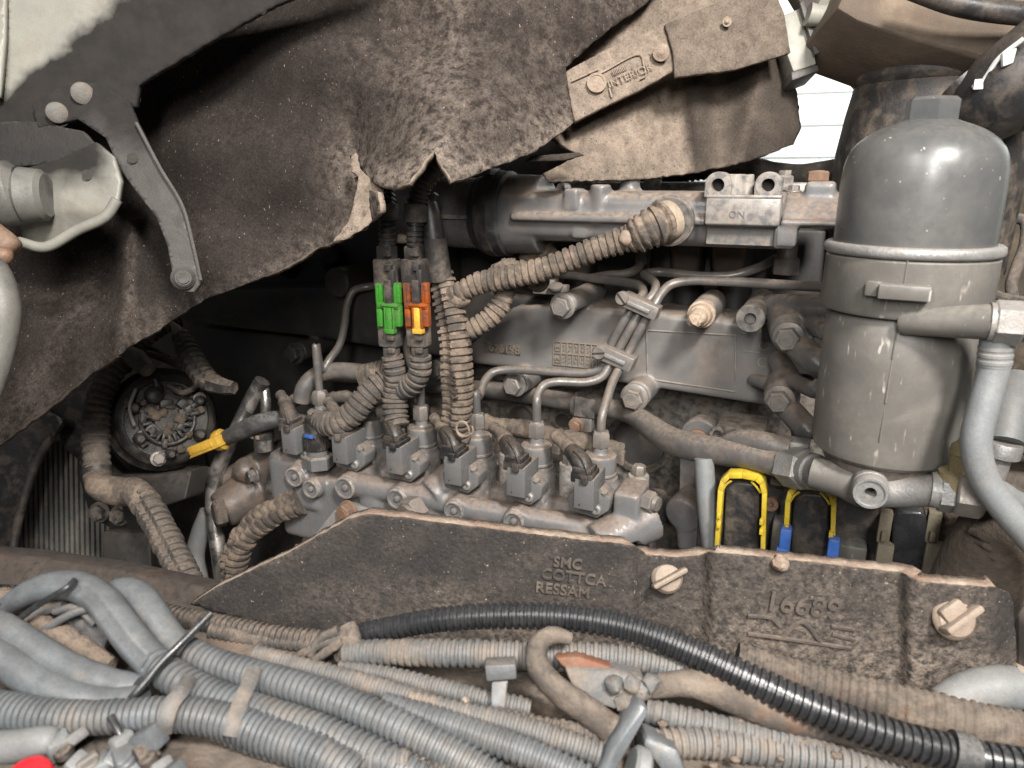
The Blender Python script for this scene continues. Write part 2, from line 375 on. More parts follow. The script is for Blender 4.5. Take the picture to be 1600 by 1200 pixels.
def seg_dist(x, y, line):
    best = 1e9
    for a, b in zip(line, line[1:]):
        dx, dy = b[0]-a[0], b[1]-a[1]; t = max(0, min(1, ((x-a[0])*dx+(y-a[1])*dy)/(dx*dx+dy*dy)))
        best = min(best, math.hypot(x-a[0]-dx*t, y-a[1]-dy*t))
    return best
def lump(bm, c, r, seed=0, n=3, amp=.35, sq=(1, 1, 1)):
    t = NB(); bmesh.ops.create_icosphere(t, subdivisions=n, radius=1)
    for v in t.verts:
        d = v.co.normalized(); k = 1+amp*noise.noise(d*1.7+V((seed, seed*2.1, 0)))+amp*.5*noise.noise(d*4+V((0, seed, 3)))
        v.co = V(c)+V((d.x*sq[0], d.y*sq[1], d.z*sq[2]))*r*k
    merge(bm, t)
# ================================================================== THE SETTING
bm = NB(); bx(bm, (0, 1.5, -1.35), 14, 12, .1, 0); setp(obj('floor', bm, m_floor), kind='structure')

t = thing('wall', V((.8, 4.2, -1.3)), 'white plank-clad wall glimpsed brightly through the gap behind the filter', 'wall')
pm = None
for i in range(26):
    z = -1.3+i*.155
    if pm is None:
        bm = NB(); bx(bm, (.8, 4.2, z+.0745), 5.5, .03, .149, .004); pm = obj('plank', bm, m_white, t)
    else:
        q = pm.copy(); COL.objects.link(q); q.parent = t; q.location = pm.location+V((0, 0, i*.155))

# ================================================================== ENGINE BLOCK
Yb = .955
t = thing('engine_block', A(820, 800, Yb), 'dark dusty engine block behind the row of unit pumps', 'engine block')
def rect(bm, x0, y0, x1, y1, Y, th, bev=.002, px=None):
    """a box whose front lies at depth Y and spans the given photo points"""
    a, b = A(x0, y0, Y), A(x1, y1, Y); bx(bm, ((a.x+b.x)/2, Y+th/2, (a.z+b.z)/2), abs(b.x-a.x), th, abs(a.z-b.z), bev)
bm = NB()
zt, zb = A(900, 575, Yb).z, A(900, 1000, Yb).z; xl, xr = A(330, 700, Yb).x, A(1420, 700, Yb).x
bx(bm, ((xl+xr)/2, Yb+.2, (zt+zb)/2), xr-xl, .4, zt-zb, .006)
obj('crankcase', bm, m_castd, t)
xm = A(640, 700, Yb-.006).x; bm = NB(); bx(bm, ((xl+xm)/2, Yb+.1, (zt+zb)/2-.002), xm-xl+.02, .212, zt-zb+.01, .008); obj('shaded_crankcase_part', bm, m_dark, t)  # left crankcase area boxed over in a darker colour to stand for shade
bm = NB(); z1, z0 = A(1000, 352, .96).z, A(1000, 560, .96).z
bx(bm, ((xl+xr)/2, 1.11, (z1+z0)/2), xr-xl, .3, z1-z0, .004)
for px in (700, 800, 905, 1040, 1075, 1150):
    a = A(px, 430, .955); cyl(bm, (a.x, .955, z0), (a.x, .955, z1+.01), .021, .021, 18)
obj('cylinder_head', bm, m_dark, t)
def plug(px, py, r, Y, ring=True, m=m_castd):
    p = A(px, py, Y); R = w(r, p); bm = NB()
    lathe(bm, p, -AY, [(0, R), (.006, R), (.008, R*.95), (.008, R*.8), (.004, R*.76), (.004, R*.5), (.005, 0)] if ring else [(0, R), (.003, R*.97), (.003, R*.8), (.001, R*.72), (.0015, 0)], 36)
    return obj('core_plug', bm, m, t)
plug(1000, 690, 52, Yb); plug(815, 655, 27, Yb, False); plug(880, 657, 15, Yb, False); plug(480, 640, 34, Yb-.008, False, m_dark)
bm = NB(); rect(bm, 640, 598, 900, 616, .93, .03); rect(bm, 520, 588, 660, 602, .93, .03); obj('gasket_rail', bm, m_castd, t)
bm = NB(); rect(bm, 1000, 790, 1075, 815, .9, .04); rect(bm, 1005, 812, 1090, 838, .88, .03); obj('side_ledge', bm, m_castd, t)

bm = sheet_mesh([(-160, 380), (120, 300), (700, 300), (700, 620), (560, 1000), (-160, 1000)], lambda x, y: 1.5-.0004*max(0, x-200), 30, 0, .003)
o = setp(obj('dark_backing_sheet', bm, m_black, None, 60, False), 'black sheet added as dark backing behind the alternator at the left', 'panel'); s = o.modifiers.new('thickness', 'SOLIDIFY'); s.thickness = .01; s.offset = -1  # sheet added as dark backing so no bright background shows through
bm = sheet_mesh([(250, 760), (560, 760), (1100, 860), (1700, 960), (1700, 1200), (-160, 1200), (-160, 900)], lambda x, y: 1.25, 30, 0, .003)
o = setp(obj('dark_lower_backing', bm, m_black, None, 60, False), 'black sheet added as dark backing below the pump and radiator', 'panel'); s = o.modifiers.new('thickness', 'SOLIDIFY'); s.thickness = .01; s.offset = -1  # added sheet too, closes the view below with black
# rocker cover rail behind the manifold and dark bulk to the left
bm = NB(); rect(bm, 880, 284, 1318, 318, 1.0, .18, .004)
for px in (915, 1020, 1225): p = A(px, 292, .995); lathe(bm, p, AZ, [(-.004, .012), (.012, .012), (.014, .008), (.02, .008), (.02, 0)], 6)
solo('rocker_cover', bm, m_pump, 'dusty grey rail of the rocker cover just behind the intake manifold', 'engine cover')
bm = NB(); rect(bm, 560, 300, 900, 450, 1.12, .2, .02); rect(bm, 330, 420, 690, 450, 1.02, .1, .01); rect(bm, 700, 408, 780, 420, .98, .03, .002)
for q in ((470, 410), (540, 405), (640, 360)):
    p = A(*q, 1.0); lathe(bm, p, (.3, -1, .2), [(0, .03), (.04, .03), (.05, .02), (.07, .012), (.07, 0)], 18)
rect(bm, 560, 215, 905, 300, 1.14, .2, .01)  # dark plane added as backing for the gap under the liner
solo('turbo_housing', bm, m_black, 'shadowy black housing and added dark backing deep behind the coloured connectors under the felt liner', 'housing')

# ================================================================== SIDE COVER WITH CAST NUMBERS
Yc = .86
t = thing('engine_side_cover', A(960, 620, Yc), 'long grey cast side cover with raised number 1676198 and date grid', 'engine cover')
bm = NB()
prism(bm, AP([(722, 550, Yc), (800, 480, Yc), (868, 475, Yc), (1000, 487, Yc), (1140, 500, Yc), (1208, 512, Yc), (1214, 560, Yc), (1204, 636, Yc), (1150, 628, Yc), (1000, 604, Yc), (900, 590, Yc), (730, 568, Yc)]), (0, .13, 0), .006)
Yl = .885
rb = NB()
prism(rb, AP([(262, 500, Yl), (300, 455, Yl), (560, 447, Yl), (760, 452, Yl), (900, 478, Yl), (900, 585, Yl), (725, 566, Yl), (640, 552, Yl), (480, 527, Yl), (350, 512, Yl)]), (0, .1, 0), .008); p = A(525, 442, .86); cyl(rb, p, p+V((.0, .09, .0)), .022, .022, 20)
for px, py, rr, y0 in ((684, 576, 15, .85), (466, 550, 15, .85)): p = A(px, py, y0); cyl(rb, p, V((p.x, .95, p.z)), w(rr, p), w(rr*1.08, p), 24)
obj('shaded_cover_part', remeshed(rb, .0026, 6), m_dark, t, 50)  # left end of the cover; liner's shadow and dirt in one dark coat
def boss(px, py, r, Y0, Y1): p = A(px, py, Y0); cyl(bm, p, V((p.x, Y1, p.z)), w(r, p), w(r*1.08, p), 24)
for q in ((885, 474, 17, .80, .92), (1097, 488, 21, .825, .9), (808, 598, 20, .835, .93), (995, 617, 22, .83, .93), (1175, 495, 21, .815, .93)): boss(*q)
body = obj('cover_casting', remeshed(bm, .0022, 7), m_cover, t, 50)
ln = []
bm = NB()   # raised border of the blank panel
fr = [(1010, 516), (1150, 524), (1148, 612), (1012, 592)]
for a, b in zip(fr, fr[1:]+fr[:1]): tube(bm, [A(*a, Yc-.0005), A((a[0]+b[0])/2, (a[1]+b[1])/2, Yc-.0005), A(*b, Yc-.0005)], .0011, 8)
obj('panel_border', bm, m_cover, t)
bm = NB(); rect(bm, 1160, 548, 1186, 552, Yc-.001, .003, .0005); rect(bm, 1158, 520, 1180, 524, Yc-.001, .003, .0005)
for q in ((1194, 540), (1192, 566)): lathe(bm, A(*q, Yc), -AY, [(0, .006), (.001, .006), (.001, .0045), (.0005, .0045), (.0005, 0)], 20)
obj('cast_mark', bm, m_cover, t)
a, b = A(758, 542, Yc), A(812, 548, Yc)
dX = (b-a).normalized(); bm = NB(); M = Matrix((dX, AY, AZ)).transposed(); bx(bm, (a+b)/2+V((0, .0006, 0)), (b-a).length*1.03, .003, w(17, a), .0006, M); obj('number_plate', bm, m_castd, t)
text('raised_number', '1676198', A(757, 547, Yc-.0012), dX, AZ, w(12, a), .0022, m_letter, t, .02)
# date grid
g0, g1 = A(866, 533, Yc), A(952, 540, Yc); gX = (g1-g0); gl = gX.length; gX.normalize(); gh = w(37, g0); bm = NB(); M = Matrix((gX, AY, AZ)).transposed()
def gpt(u, v): return g0+gX*(u*gl)-AZ*(v*gh)-AY*.0008
for v in (0, .5, 1): bx(bm, gpt(.5, v), gl, .0034, .0014, .0003, M)
for u in (0, .14, .25, .36, .47, .58, .69, .8, .9, 1): bx(bm, gpt(u, .5), .0014, .0034, gh, .0003, M)
obj('date_grid', bm, m_letter, t)
text('raised_number', '13', gpt(.115, .45)-AY*.0002, AZ, -gX, gl*.085, .0018, m_letter, t, .02)
text('raised_number', '12', gpt(.115, .95)-AY*.0002, AZ, -gX, gl*.085, .0018, m_letter, t, .02)
bm = NB(); random.seed(3)
for r in (0, 1):
    for c in range(7):
        for k in range(2): bx(bm, gpt(.195+.11*c+random.uniform(-.012, .012), .14+.5*r+k*.18), .0012, .003, .004, .0003, M @ Matrix.Rotation(random.uniform(-.6, .6), 3, 'Y'))
setp(obj('grid_tick', bm, m_letter, t), kind='stuff')
for q, r, Y, m in (((879, 478), 16, .80, m_bolt), ((804, 601), 15, .832, m_bolt), ((991, 621), 17, .825, m_bolt), ((680, 578), 12, .845, m_bolt), ((461, 552), 13, .845, m_black)):
    p = A(*q, Y); bolt(t, p+AY*.002, -AY, w(r, p), m)
# sensor stub and open bolt boss
p = A(1097, 490, .826); bm = NB(); lathe(bm, p, -AY, [(0, .0155), (.006, .0155), (.007, .013), (.016, .012), (.018, .0095), (.03, .0085), (.033, .006), (.033, 0)], 20)
lump(bm, p-AY*.03+V((-.002, 0, -.002)), .0075, 3, 2, .5); obj('temperature_sensor', bm, mat('sand_caked_sensor', (.3, .22, .16), dust=(.46, .36, .27), amt=.9, top=.5, rough=.9, ns=60, lo=.3, hi=.6), t)
p = A(1173, 497, .812); R = w(22, p); bm = NB(); lathe(bm, p+AY*.01, -AY, [(0, R), (.014, R), (.0155, R*.93), (.0155, R*.42), (0, R*.4), (-.002, 0)], 32); obj('bolt_boss', bm, m_pump, t)

# ================================================================== FILTER MOUNTING BRACKET
t = thing('filter_mounting_bracket', A(1235, 620, .78), 'dusty cast bracket with two flange bolts left of the big filter', 'bracket')
bm = NB()
def capsule(a, b, r0, r1): cyl(bm, a, b, r0, r1, 20); lathe(bm, a, b-a, [(-r0*.9, r0*.3), (0, r0)], 20); lathe(bm, b, a-b, [(-r1*.9, r1*.3), (0, r1)], 20)
capsule(A(1205, 478, .86), A(1310, 482, .76), .014, .014)
capsule(A(1225, 495, .84), A(1236, 520, .79), .02, .021); capsule(A(1236, 530, .79), A(1280, 570, .74), .014, .014)
capsule(A(1250, 500, .82), A(1292, 520, .74), .007, .009)
capsule(A(1222, 600, .84), A(1222, 620, .79), .018, .019); capsule(A(1222, 628, .79), A(1262, 672, .74), .013, .013); capsule(A(1176, 592, .85), A(1215, 606, .82), .007, .009)
capsule(A(1215, 560, .85), A(1240, 600, .82), .012, .012); capsule(A(1232, 594, .8), A(1275, 610, .74), .008, .009)
capsule(A(1248, 660, .76), A(1250, 685, .76), .008, .009)
obj('bracket_casting', remeshed(bm, .0022, 5), m_cast, t, 60)
for q, r in (((1233, 527), 19), ((1219, 624), 18)): p = A(*q, .772); bolt(t, p, (-.12, -1, -.05), w(r, p), m_bolt, rot=.2)

# ================================================================== INTAKE MANIFOLD
Ym = .80
t = thing('intake_manifold', A(1000, 385, .84), 'grey cast intake manifold running across the top of the engine', 'manifold')
def xprof(bm, x0, x1, pts, bev=.004):   # section (Y,z) pushed along X
    prism(bm, [V((x0, y, z)) for y, z in pts], (x1-x0, 0, 0), bev)
zt, zr, zb = A(1000, 300, Ym).z, A(1000, 343, Ym).z, A(1000, 385, Ym).z
x0, x1 = A(800, 340, Ym).x, A(1105, 340, Ym).x; x2 = A(1225, 340, Ym).x
bm = NB()
sec = [(Ym+.012, zt), (Ym+.002, zt-.008), (Ym, zr), (Ym+.006, zb+.008), (Ym+.02, zb), (Ym+.1, zb), (Ym+.1, zt)]
xprof(bm, x0-.02, x2, sec)
bx(bm, ((x0+x1)/2, Ym+.004, zr), x1-x0, .022, .009, .002)
cyl(bm, V((A(772, 335, Ym).x, Ym+.05, (zt+zb)/2)), V((A(828, 335, Ym).x, Ym+.05, (zt+zb)/2)), .0485, .047, 40)
def post(px, y0, y1, r, Y): a, b = A(px, y1, Y), A(px, y0, Y); cyl(bm, (b.x, Y, a.z), (b.x, Y, b.z), w(r*1.05, a), w(r*.95, a), 24)
post(939, 288, 352, 17, Ym+.012); post(985, 274, 330, 16, Ym+.05)
a = A(1045, 345, Ym-.005); cyl(bm, a, a+AY*.05, w(31, a), w(34, a), 32)
rect(bm, 880, 294, 902, 330, Ym-.002, .03); rect(bm, 893, 352, 915, 374, Ym+.002, .03); rect(bm, 1210, 352, 1240, 390, Ym-.012, .03)
rect(bm, 868, 286, 880, 300, Ym+.05, .03)
body = obj('manifold_casting', remeshed(bm, .0024, 5), m_cast, t, 50)
# lug block
Yk = .782
bm = NB(); a, b = A(1104, 303, Yk), A(1222, 303, Yk); z0, z1, z2 = A(1160, 352, Yk).z, A(1160, 384, Yk+.012).z, A(1160, 308, Yk).z
xprof(bm, a.x, b.x, [(Yk+.012, a.z), (Yk, z2), (Yk, z0), (Yk+.014, z0-.003), (Yk+.014, z1), (Yk+.06, z1), (Yk+.06, a.z)], .002)
bx(bm, ((a.x+b.x)/2, Yk+.004, z2+.0005), b.x-a.x, .01, .003, .001)
lug = obj('lug_block', bm, m_pump, t, 40)
for px in (1123, 1201):
    c = A(px, 289, Yk+.006); R = w(20, c); bm = NB(); rh = R*.5
    lathe(bm, c+AY*.018, -AY, [(0, rh), (0, R-.001), (.001, R), (.023, R), (.024, R-.001), (.024, rh), (.014, rh*.98), (.0, rh)], 36)
    k = len(bm.verts)
    for sx in (-1, 1):
        pr = [c+V((sx*R*.99, .0, 0)), c+V((sx*R*.99, 0, a.z-c.z-.003)), c+V((sx*rh*.6, 0, a.z-c.z-.003)), c+V((sx*rh*.75, 0, -R*.75))]
        prism(bm, [q-AY*.0055 for q in pr], (0, .022, 0), .0008)
    e = obj('mounting_eye', bm, m_pump, t, 40)
    hb = NB(); lathe(hb, c+AY*.0115, -AY, [(0, rh*1.05), (.001, rh*1.05), (.001, 0)], 24); obj('eye_bore', hb, m_black, e)
bm = NB(); p = A(1147, 305, Yk+.02); cyl(bm, (p.x, Yk+.02, p.z-.01), (p.x, Yk+.02, A(1147, 272, Yk+.02).z), .012, .011, 20, .001); cyl(bm, A(1166, 305, Yk+.02), A(1166, 273, Yk+.02), .008, .008, 16, .001); obj('threaded_post', bm, m_pump, t)
text('raised_mark', 'ON', A(1138, 340, Yk-.0006), AX, AZ, .007, .0002, m_pump, t)
# end flange with its bolt
bm = NB()
xprof(bm, A(1222, 320, Ym).x, A(1322, 320, Ym).x, [(Ym+.03, A(1260, 303, Ym).z), (Ym+.012, A(1260, 318, Ym).z), (Ym-.004, A(1260, 338, Ym).z), (Ym-.006, A(1260, 352, Ym).z), (Ym+.03, A(1260, 360, Ym).z), (Ym+.1, A(1260, 360, Ym).z), (Ym+.1, A(1260, 303, Ym).z)], .004)
rect(bm, 1219, 343, 1322, 356, Ym-.016, .05, .004); rect(bm, 1258, 283, 1302, 330, Ym+.02, .06, .004); rect(bm, 1213, 355, 1243, 388, Ym-.014, .03, .003)
obj('end_flange', remeshed(bm, .0024, 4), m_pump, t, 50)
p = A(1277, 283, Ym+.05); bolt(t, p, AZ, w(17, p), m_rbolt, washer=False)
p = A(1240, 300, Ym+.05); bolt(t, p, AZ, w(9, p), m_bolt)
for px, hw in ((905, 18), (1068, 24), (1135, 26)):
    a = A(px, 440, .93); b = A(px, 384, .91); k = w(hw, a); bm = NB(); prism(bm, [a+V((-k*.8, 0, 0)), a+V((k*.8, 0, 0)), V((b.x+k, .92, b.z)), V((b.x-k, .92, b.z))], (0, .06, 0), .006, 3); obj('port_runner', bm, m_port, t)
bm = NB(); a = A(1228, 412, .9); hexa(bm, a+V((0, 0, -.012)), AZ, .016, .02, .2); lathe(bm, a+V((0, 0, .008)), AZ, [(0, .011), (.02, .011)], 16); obj('pipe_union', bm, m_bolt, t)
bm = NB(); a = A(1005, 395, .9); bx(bm, a, .016, .02, .03, .004); obj('port_stud', bm, m_port, t)
bm = NB()
for i in range(6): lump(bm, A(842+random.uniform(-22, 22), 400+random.uniform(-14, 12), .86), random.uniform(.009, .016), i+3, 3, .5)
solo('mud_lump', remeshed(bm, .0024, 2), m_mud, 'crumbly brown lump of mud stuck under the left end of the manifold', 'mud', smooth=80)
t2_ = thing('sensor_block', A(860, 462, .85), 'small grey block with a round screw on top of the cover beside the loom', 'block')
bm = NB(); rect(bm, 832, 446, 878, 462, .85, .03, .002); rect(bm, 845, 436, 866, 448, .87, .02, .002); obj('block_body', bm, m_pump, t2_)
bm = NB(); lathe(bm, A(869, 450, .845), (0, -.4, 1), [(0, .009), (.003, .009), (.005, .006), (.005, 0)], 18); obj('screw', bm, m_bolt, t2_)
# ports below
for px, r in ((860, 0), (1000, 0), (1062, 0), (1130, 0)):
    pass

# rubber coupling and boost pipe on the left end
zc = (zt+zb)/2; yc_ = Ym+.05
t = thing('rubber_coupling_hose', V((A(752, 335, Ym).x, yc_, zc-.06)), 'black rubber coupling hose clamped to the left end of the manifold', 'hose')
xa, xb, xc, xd = [A(px, 335, Ym).x for px in (722, 738, 753, 772)]
bm = NB(); lathe(bm, (xa, yc_, zc), AX, [(0, .042), (.003, .046), (xb-xa-.004, .047), (xb-xa, .051), (xc-xa-.002, .0515), (xc-xa, .0485), (xc-xa+.002, .0485), (xc-xa+.004, .052), (xd-xa, .052), (xd-xa+.004, .048)], 48); obj('hose', bm, m_rub, t)
for x, r in ((xb+.006, .0532), ): bm = NB(); lathe(bm, (x, yc_, zc), AX, [(0, r-.002), (0, r), (.011, r), (.011, r-.002)], 48); bx(bm, (x+.005, yc_-.02, zc+r*.96), .012, .03, .008, .001); obj('hose_clamp', bm, m_steel if 0 else m_blkd, t)
bm = NB()
tube(bm, [V((xa+.02, yc_, zc)), V((xa-.03, yc_, zc)), V((xa-.075, yc_+.005, zc+.004)), V((xa-.12, yc_+.03, zc+.004)), V((xa-.16, yc_+.08, zc))], [.043, .0445, .046, .047, .046], 40)
bx(bm, (xa-.04, yc_-.043, zc-.002), .09, .016, .006, .002)
solo('boost_pipe', bm, m_pump, 'grey cast boost pipe elbow left of the black coupling hose', 'pipe')

# hose lying over the top, behind the manifold
t = thing('overhead_hose', A(1180, 275, 1.08), 'dusty black hose with ribbed sleeve lying behind the manifold top', 'hose')
bm = NB(); tube(bm, AP([(930, 282, 1.08), (1000, 276, 1.08), (1065, 271, 1.08)]), w(12, A(1000, 276, 1.08)), 16); obj('hose', bm, m_rub, t)
bm = NB(); tube(bm, AP([(1062, 271, 1.08), (1085, 268, 1.08), (1112, 265, 1.08)]), .0135, 16, pitch=.008, amp=.12); obj('ribbed_sleeve', bm, m_blkd, t)
bm = NB(); tube(bm, AP([(1108, 265, 1.08), (1160, 262, 1.08), (1205, 270, 1.08), (1250, 272, 1.08), (1300, 266, 1.08), (1340, 262, 1.08)]), [.014, .016, .015, .013, .014, .014], 16, jit=.03); obj('hose', bm, m_greyl, t)
# ================================================================== BIG OIL FILTER
Yf = .66
ca = cos(math.atan(640/F))
def fax(py): return V((A(1424, 385, Yf).x, Yf, A(1424-.149*(py-385), py, Yf).z))
def fr_(px, py): return px*fwd.dot(fax(py))*ca/F
def fl(bm, prof, n=64): lathe(bm, V((fax(0).x, Yf, 0)), AZ, [(fax(py).z, fr_(r, py)) for py, r in prof], n)
t = thing('oil_filter', fax(745), 'big upright grey oil filter canister with domed cap at the right', 'filter')
bm = NB(); fl(bm, [(392, 128), (384, 130), (330, 131.5), (290, 132.5), (262, 131.5), (246, 128), (233, 122), (221, 112), (211, 99), (203, 85), (197, 70), (192, 55), (188, 44), (187, 0)]); obj('dome_cap', bm, m_filt, t, 60)
bm = NB(); hexa(bm, fax(190), AZ, fr_(45, 170), fax(152).z-fax(190).z, .15); lathe(bm, fax(158), AZ, [(0, fr_(26, 160)), (.003, fr_(25, 160)), (.003, 0)], 24); obj('cap_hexagon', bm, m_filt, t)
bm = NB(); fl(bm, [(394, 128), (395, 141), (391, 144.5), (386, 145), (381, 144), (378, 140), (378, 129)]); obj('clamp_ring', bm, m_zinc, t, 60)
bm = NB(); fl(bm, [(395, 135), (400, 139.5), (476, 137.5), (481, 134), (483, 121)]); obj('upper_band', bm, m_filt2, t)
bm = NB(); fl(bm, [(480, 118), (488, 123), (560, 123), (630, 120.5), (686, 117.5), (697, 114), (704, 104)]); obj('lower_canister', bm, m_filt2, t)
bm = NB(); fl(bm, [(702, 98), (714, 95), (726, 88), (732, 70), (732, 0)]); obj('filter_base', bm, m_castd, t)
def on_front(px, py, r):   # point on the canister skin seen at that photo point
    d = ray(px, py); c = fax(py); a = d.x**2+d.y**2; b = -2*(d.x*c.x+d.y*c.y); k = c.x**2+c.y**2-r*r
    q = b*b-4*a*k; s = (-b-math.sqrt(max(q, 0)))/(2*a); return d*s
def skin_box(bm, x0, y0, x1, y1, rpx, th, bev=.0012):
    p = on_front((x0+x1)/2, (y0+y1)/2, fr_(rpx, (y0+y1)/2)); c = fax((y0+y1)/2); nrm = V((p.x-c.x, p.y-c.y, 0)).normalized(); tx = AZ.cross(nrm)
    bx(bm, p+nrm*th*.3, w(x1-x0, p), w(y1-y0, p), th, bev, Matrix((tx, AZ, nrm)).transposed())
bm = NB(); skin_box(bm, 1377, 444, 1450, 467, 138, .012); skin_box(bm, 1356, 439, 1379, 462, 138, .007); obj('lock_lug', bm, m_filt2, t)
bm = NB()
for y0, y1, rp in ((402, 478, 138.5), (490, 560, 123.2), (560, 630, 121.7), (630, 690, 119.2)):
    x = 1419-(y0-402)*.155; p0 = on_front(x, y0, fr_(rp, y0)); p1 = on_front(x-(y1-y0)*.155, y1, fr_(rp, y1)); tube(bm, [p0, (p0+p1)/2, p1], .0007, 6)
obj('moulding_seam', bm, m_filt2, t)

# outlet stub on the filter and its nut
t = thing('outlet_pipe', A(1500, 530, .585), 'dusty pale outlet pipe with a hexagon nut crossing the filter front', 'pipe')
a, b = A(1408, 503, .605), A(1556, 503, .585)
bm = NB(); lathe(bm, a, b-a, [(0, .0085), (.003, .0098), (.02, .0105), (.05, .0122), ((b-a).length, .0126)], 28); obj('pipe_stub', bm, m_filt2, t)
bm = NB(); a2 = A(1552, 503, .585); hexa(bm, a2, AX, .0155, .018, .3); lathe(bm, a2+AX*.018, AX, [(0, .0125), (.3, .0125)], 20); lathe(bm, a2-AX*.003, AX, [(0, .0135), (.003, .0135)], 24); lathe(bm, a2+AX*.026, AX, [(0, .0145), (.03, .0145)], 20); obj('hex_nut', bm, m_zinc, t)
# coolant hose at the right edge
t = thing('coolant_hose', A(1600, 860, .59), 'pale grey rubber hose curving down beside the filter at the right edge', 'hose')
bm = NB(); tube(bm, AP([(1557, 528, .59), (1553, 575, .59), (1538, 630, .585), (1525, 690, .58), (1536, 745, .58), (1566, 790, .58), (1605, 835, .58), (1650, 890, .58), (1690, 990, .58), (1700, 1120, .58)]), w(22, A(1540, 690, .59)), 26); obj('hose', bm, m_hose, t, 80)
bm = NB(); p0, p1 = A(1557, 540, .59), A(1553, 572, .59); R = w(24, p0); L = (p1-p0).length
lathe(bm, p0, p1-p0, [(0, R*.9), (.001, R)]+[q for i in range(3) for q in ((L*(i+.1)/3, R*1.03), (L*(i+.55)/3, R*1.03), (L*(i+.65)/3, R*.98), (L*(i+.95)/3, R*.98))]+[(L, R*.95)], 26); obj('hose_collar', bm, m_hose, t)

# fittings under the filter
t = thing('filter_drain_port', A(1360, 790, .6), 'pale round drain port with a dark centre hole under the filter', 'port')
p = A(1360, 771, .595); R = w(27, p); bm = NB()
lathe(bm, p+AY*.03, -AY, [(0, R), (.018, R), (.019, R*.94), (.021, R*.94), (.021, R*1.0), (.029, R*.99), (.031, R*.92), (.031, R*.78), (.0295, R*.74), (.0295, R*.34), (.026, R*.3), (.015, R*.28), (.015, 0)], 36); obj('port_collar', bm, m_zinc, t)
bm = NB(); lathe(bm, p+AY*.0145, -AY, [(0, R*.3), (.0015, R*.3), (.0015, 0)], 16); obj('port_bore', bm, m_black, t)
bm = NB(); tube(bm, AP([(1352, 764, .625), (1310, 748, .635), (1270, 738, .64)]), [.016, .0145, .0135], 20); obj('left_arm', bm, m_filt2, t)
bm = NB(); tube(bm, AP([(1372, 768, .625), (1420, 768, .62), (1470, 766, .61)]), [.013, .0125, .0125], 20); obj('right_arm', bm, m_zinc, t)
bm = NB(); a = A(1467, 766, .61); hexa(bm, a, AX, .0165, .012, .3); lathe(bm, a-AX*.006, AX, [(0, .0135), (.004, .0145), (.008, .0145)], 24); obj('ring_nut', bm, m_zinc, t)
bm = NB(); hexa(bm, A(1492, 767, .605), AX, .0185, .02, .1); obj('union_nut', bm, m_bolt, t)
bm = NB(); tube(bm, AP([(1525, 768, .605), (1550, 772, .61), (1580, 790, .63), (1620, 800, .66)]), .013, 18); obj('elbow', bm, m_hose, t)
bm = NB(); p = A(1497, 745, .61); lathe(bm, p, AZ, [(-.01, .014), (.004, .014), (.005, .008), (.018, .008), (.019, .009), (.026, .008), (.028, .005), (.036, .002)], 14); obj('bleed_screw', bm, mat('olive_brass', (.24, .2, .1), amt=.4, top=.5, rough=.5, metal=.4, ns=50), t)

# ================================================================== RETURN PIPE (long) WITH CLAMP
t = thing('return_pipe', A(985, 700, .8), 'dusty rigid pipe running behind the pumps and bending down to the filter base', 'pipe')
bm = NB(); tube(bm, AP([(520, 585, .9), (600, 590, .9), (680, 601, .89), (790, 612, .88), (890, 628, .87), (960, 640, .85), (988, 648, .835), (1012, 664, .81), (1042, 685, .78), (1080, 698, .75), (1130, 706, .725), (1180, 715, .705), (1232, 727, .69)]), [.012]*5+[.0125]*2+[.014, .0155, .0155, .0145, .0135, .0135], 20, jit=.008); obj('main_pipe', bm, m_pipe, t, 80)
bm = NB(); tube(bm, AP([(1122, 712, .73), (1140, 694, .73), (1165, 689, .72), (1200, 694, .705), (1235, 703, .7)]), [.007, .011, .012, .0115, .0115], 18); obj('branch_pipe', bm, m_pipe, t, 80)
bm = NB(); a, b = A(1228, 728, .692), A(1262, 734, .675); hexa(bm, a, b-a, .0195, (b-a).length, .2); obj('union_nut', bm, m_zinc, t)
bm = NB(); a = A(1222, 702, .705); bx(bm, a+V((.012, 0, 0)), .025, .02, .024, .002); obj('end_block', bm, m_zinc, t)
bm = NB(); a, b = A(1262, 734, .675), A(1276, 738, .665); lathe(bm, a, b-a, [(0, .012), (.002, .0165), (.01, .0165), (.011, .014), (.02, .014)], 24); obj('collar', bm, m_zinc, t)
p = A(915, 634, .865); bm = NB(); d = (A(930, 637, .86)-A(900, 631, .87)).normalized()
for s in (-.013, .008): lathe(bm, p+d*s, d, [(0, .0125), (0, .0175), (.006, .0175), (.006, .0125)], 20)
prism(bm, AP([(893, 652, .85), (925, 655, .85), (924, 676, .85), (898, 676, .85)]), (0, .02, 0), .002); prism(bm, AP([(898, 620, .848), (930, 625, .848), (928, 655, .848), (896, 650, .848)]), (0, .006, 0), .001)
obj('pipe_clip', bm, m_bolt, t); p = A(901, 665, .85); bolt(t, p, -AY, w(10, p), m_rbolt)

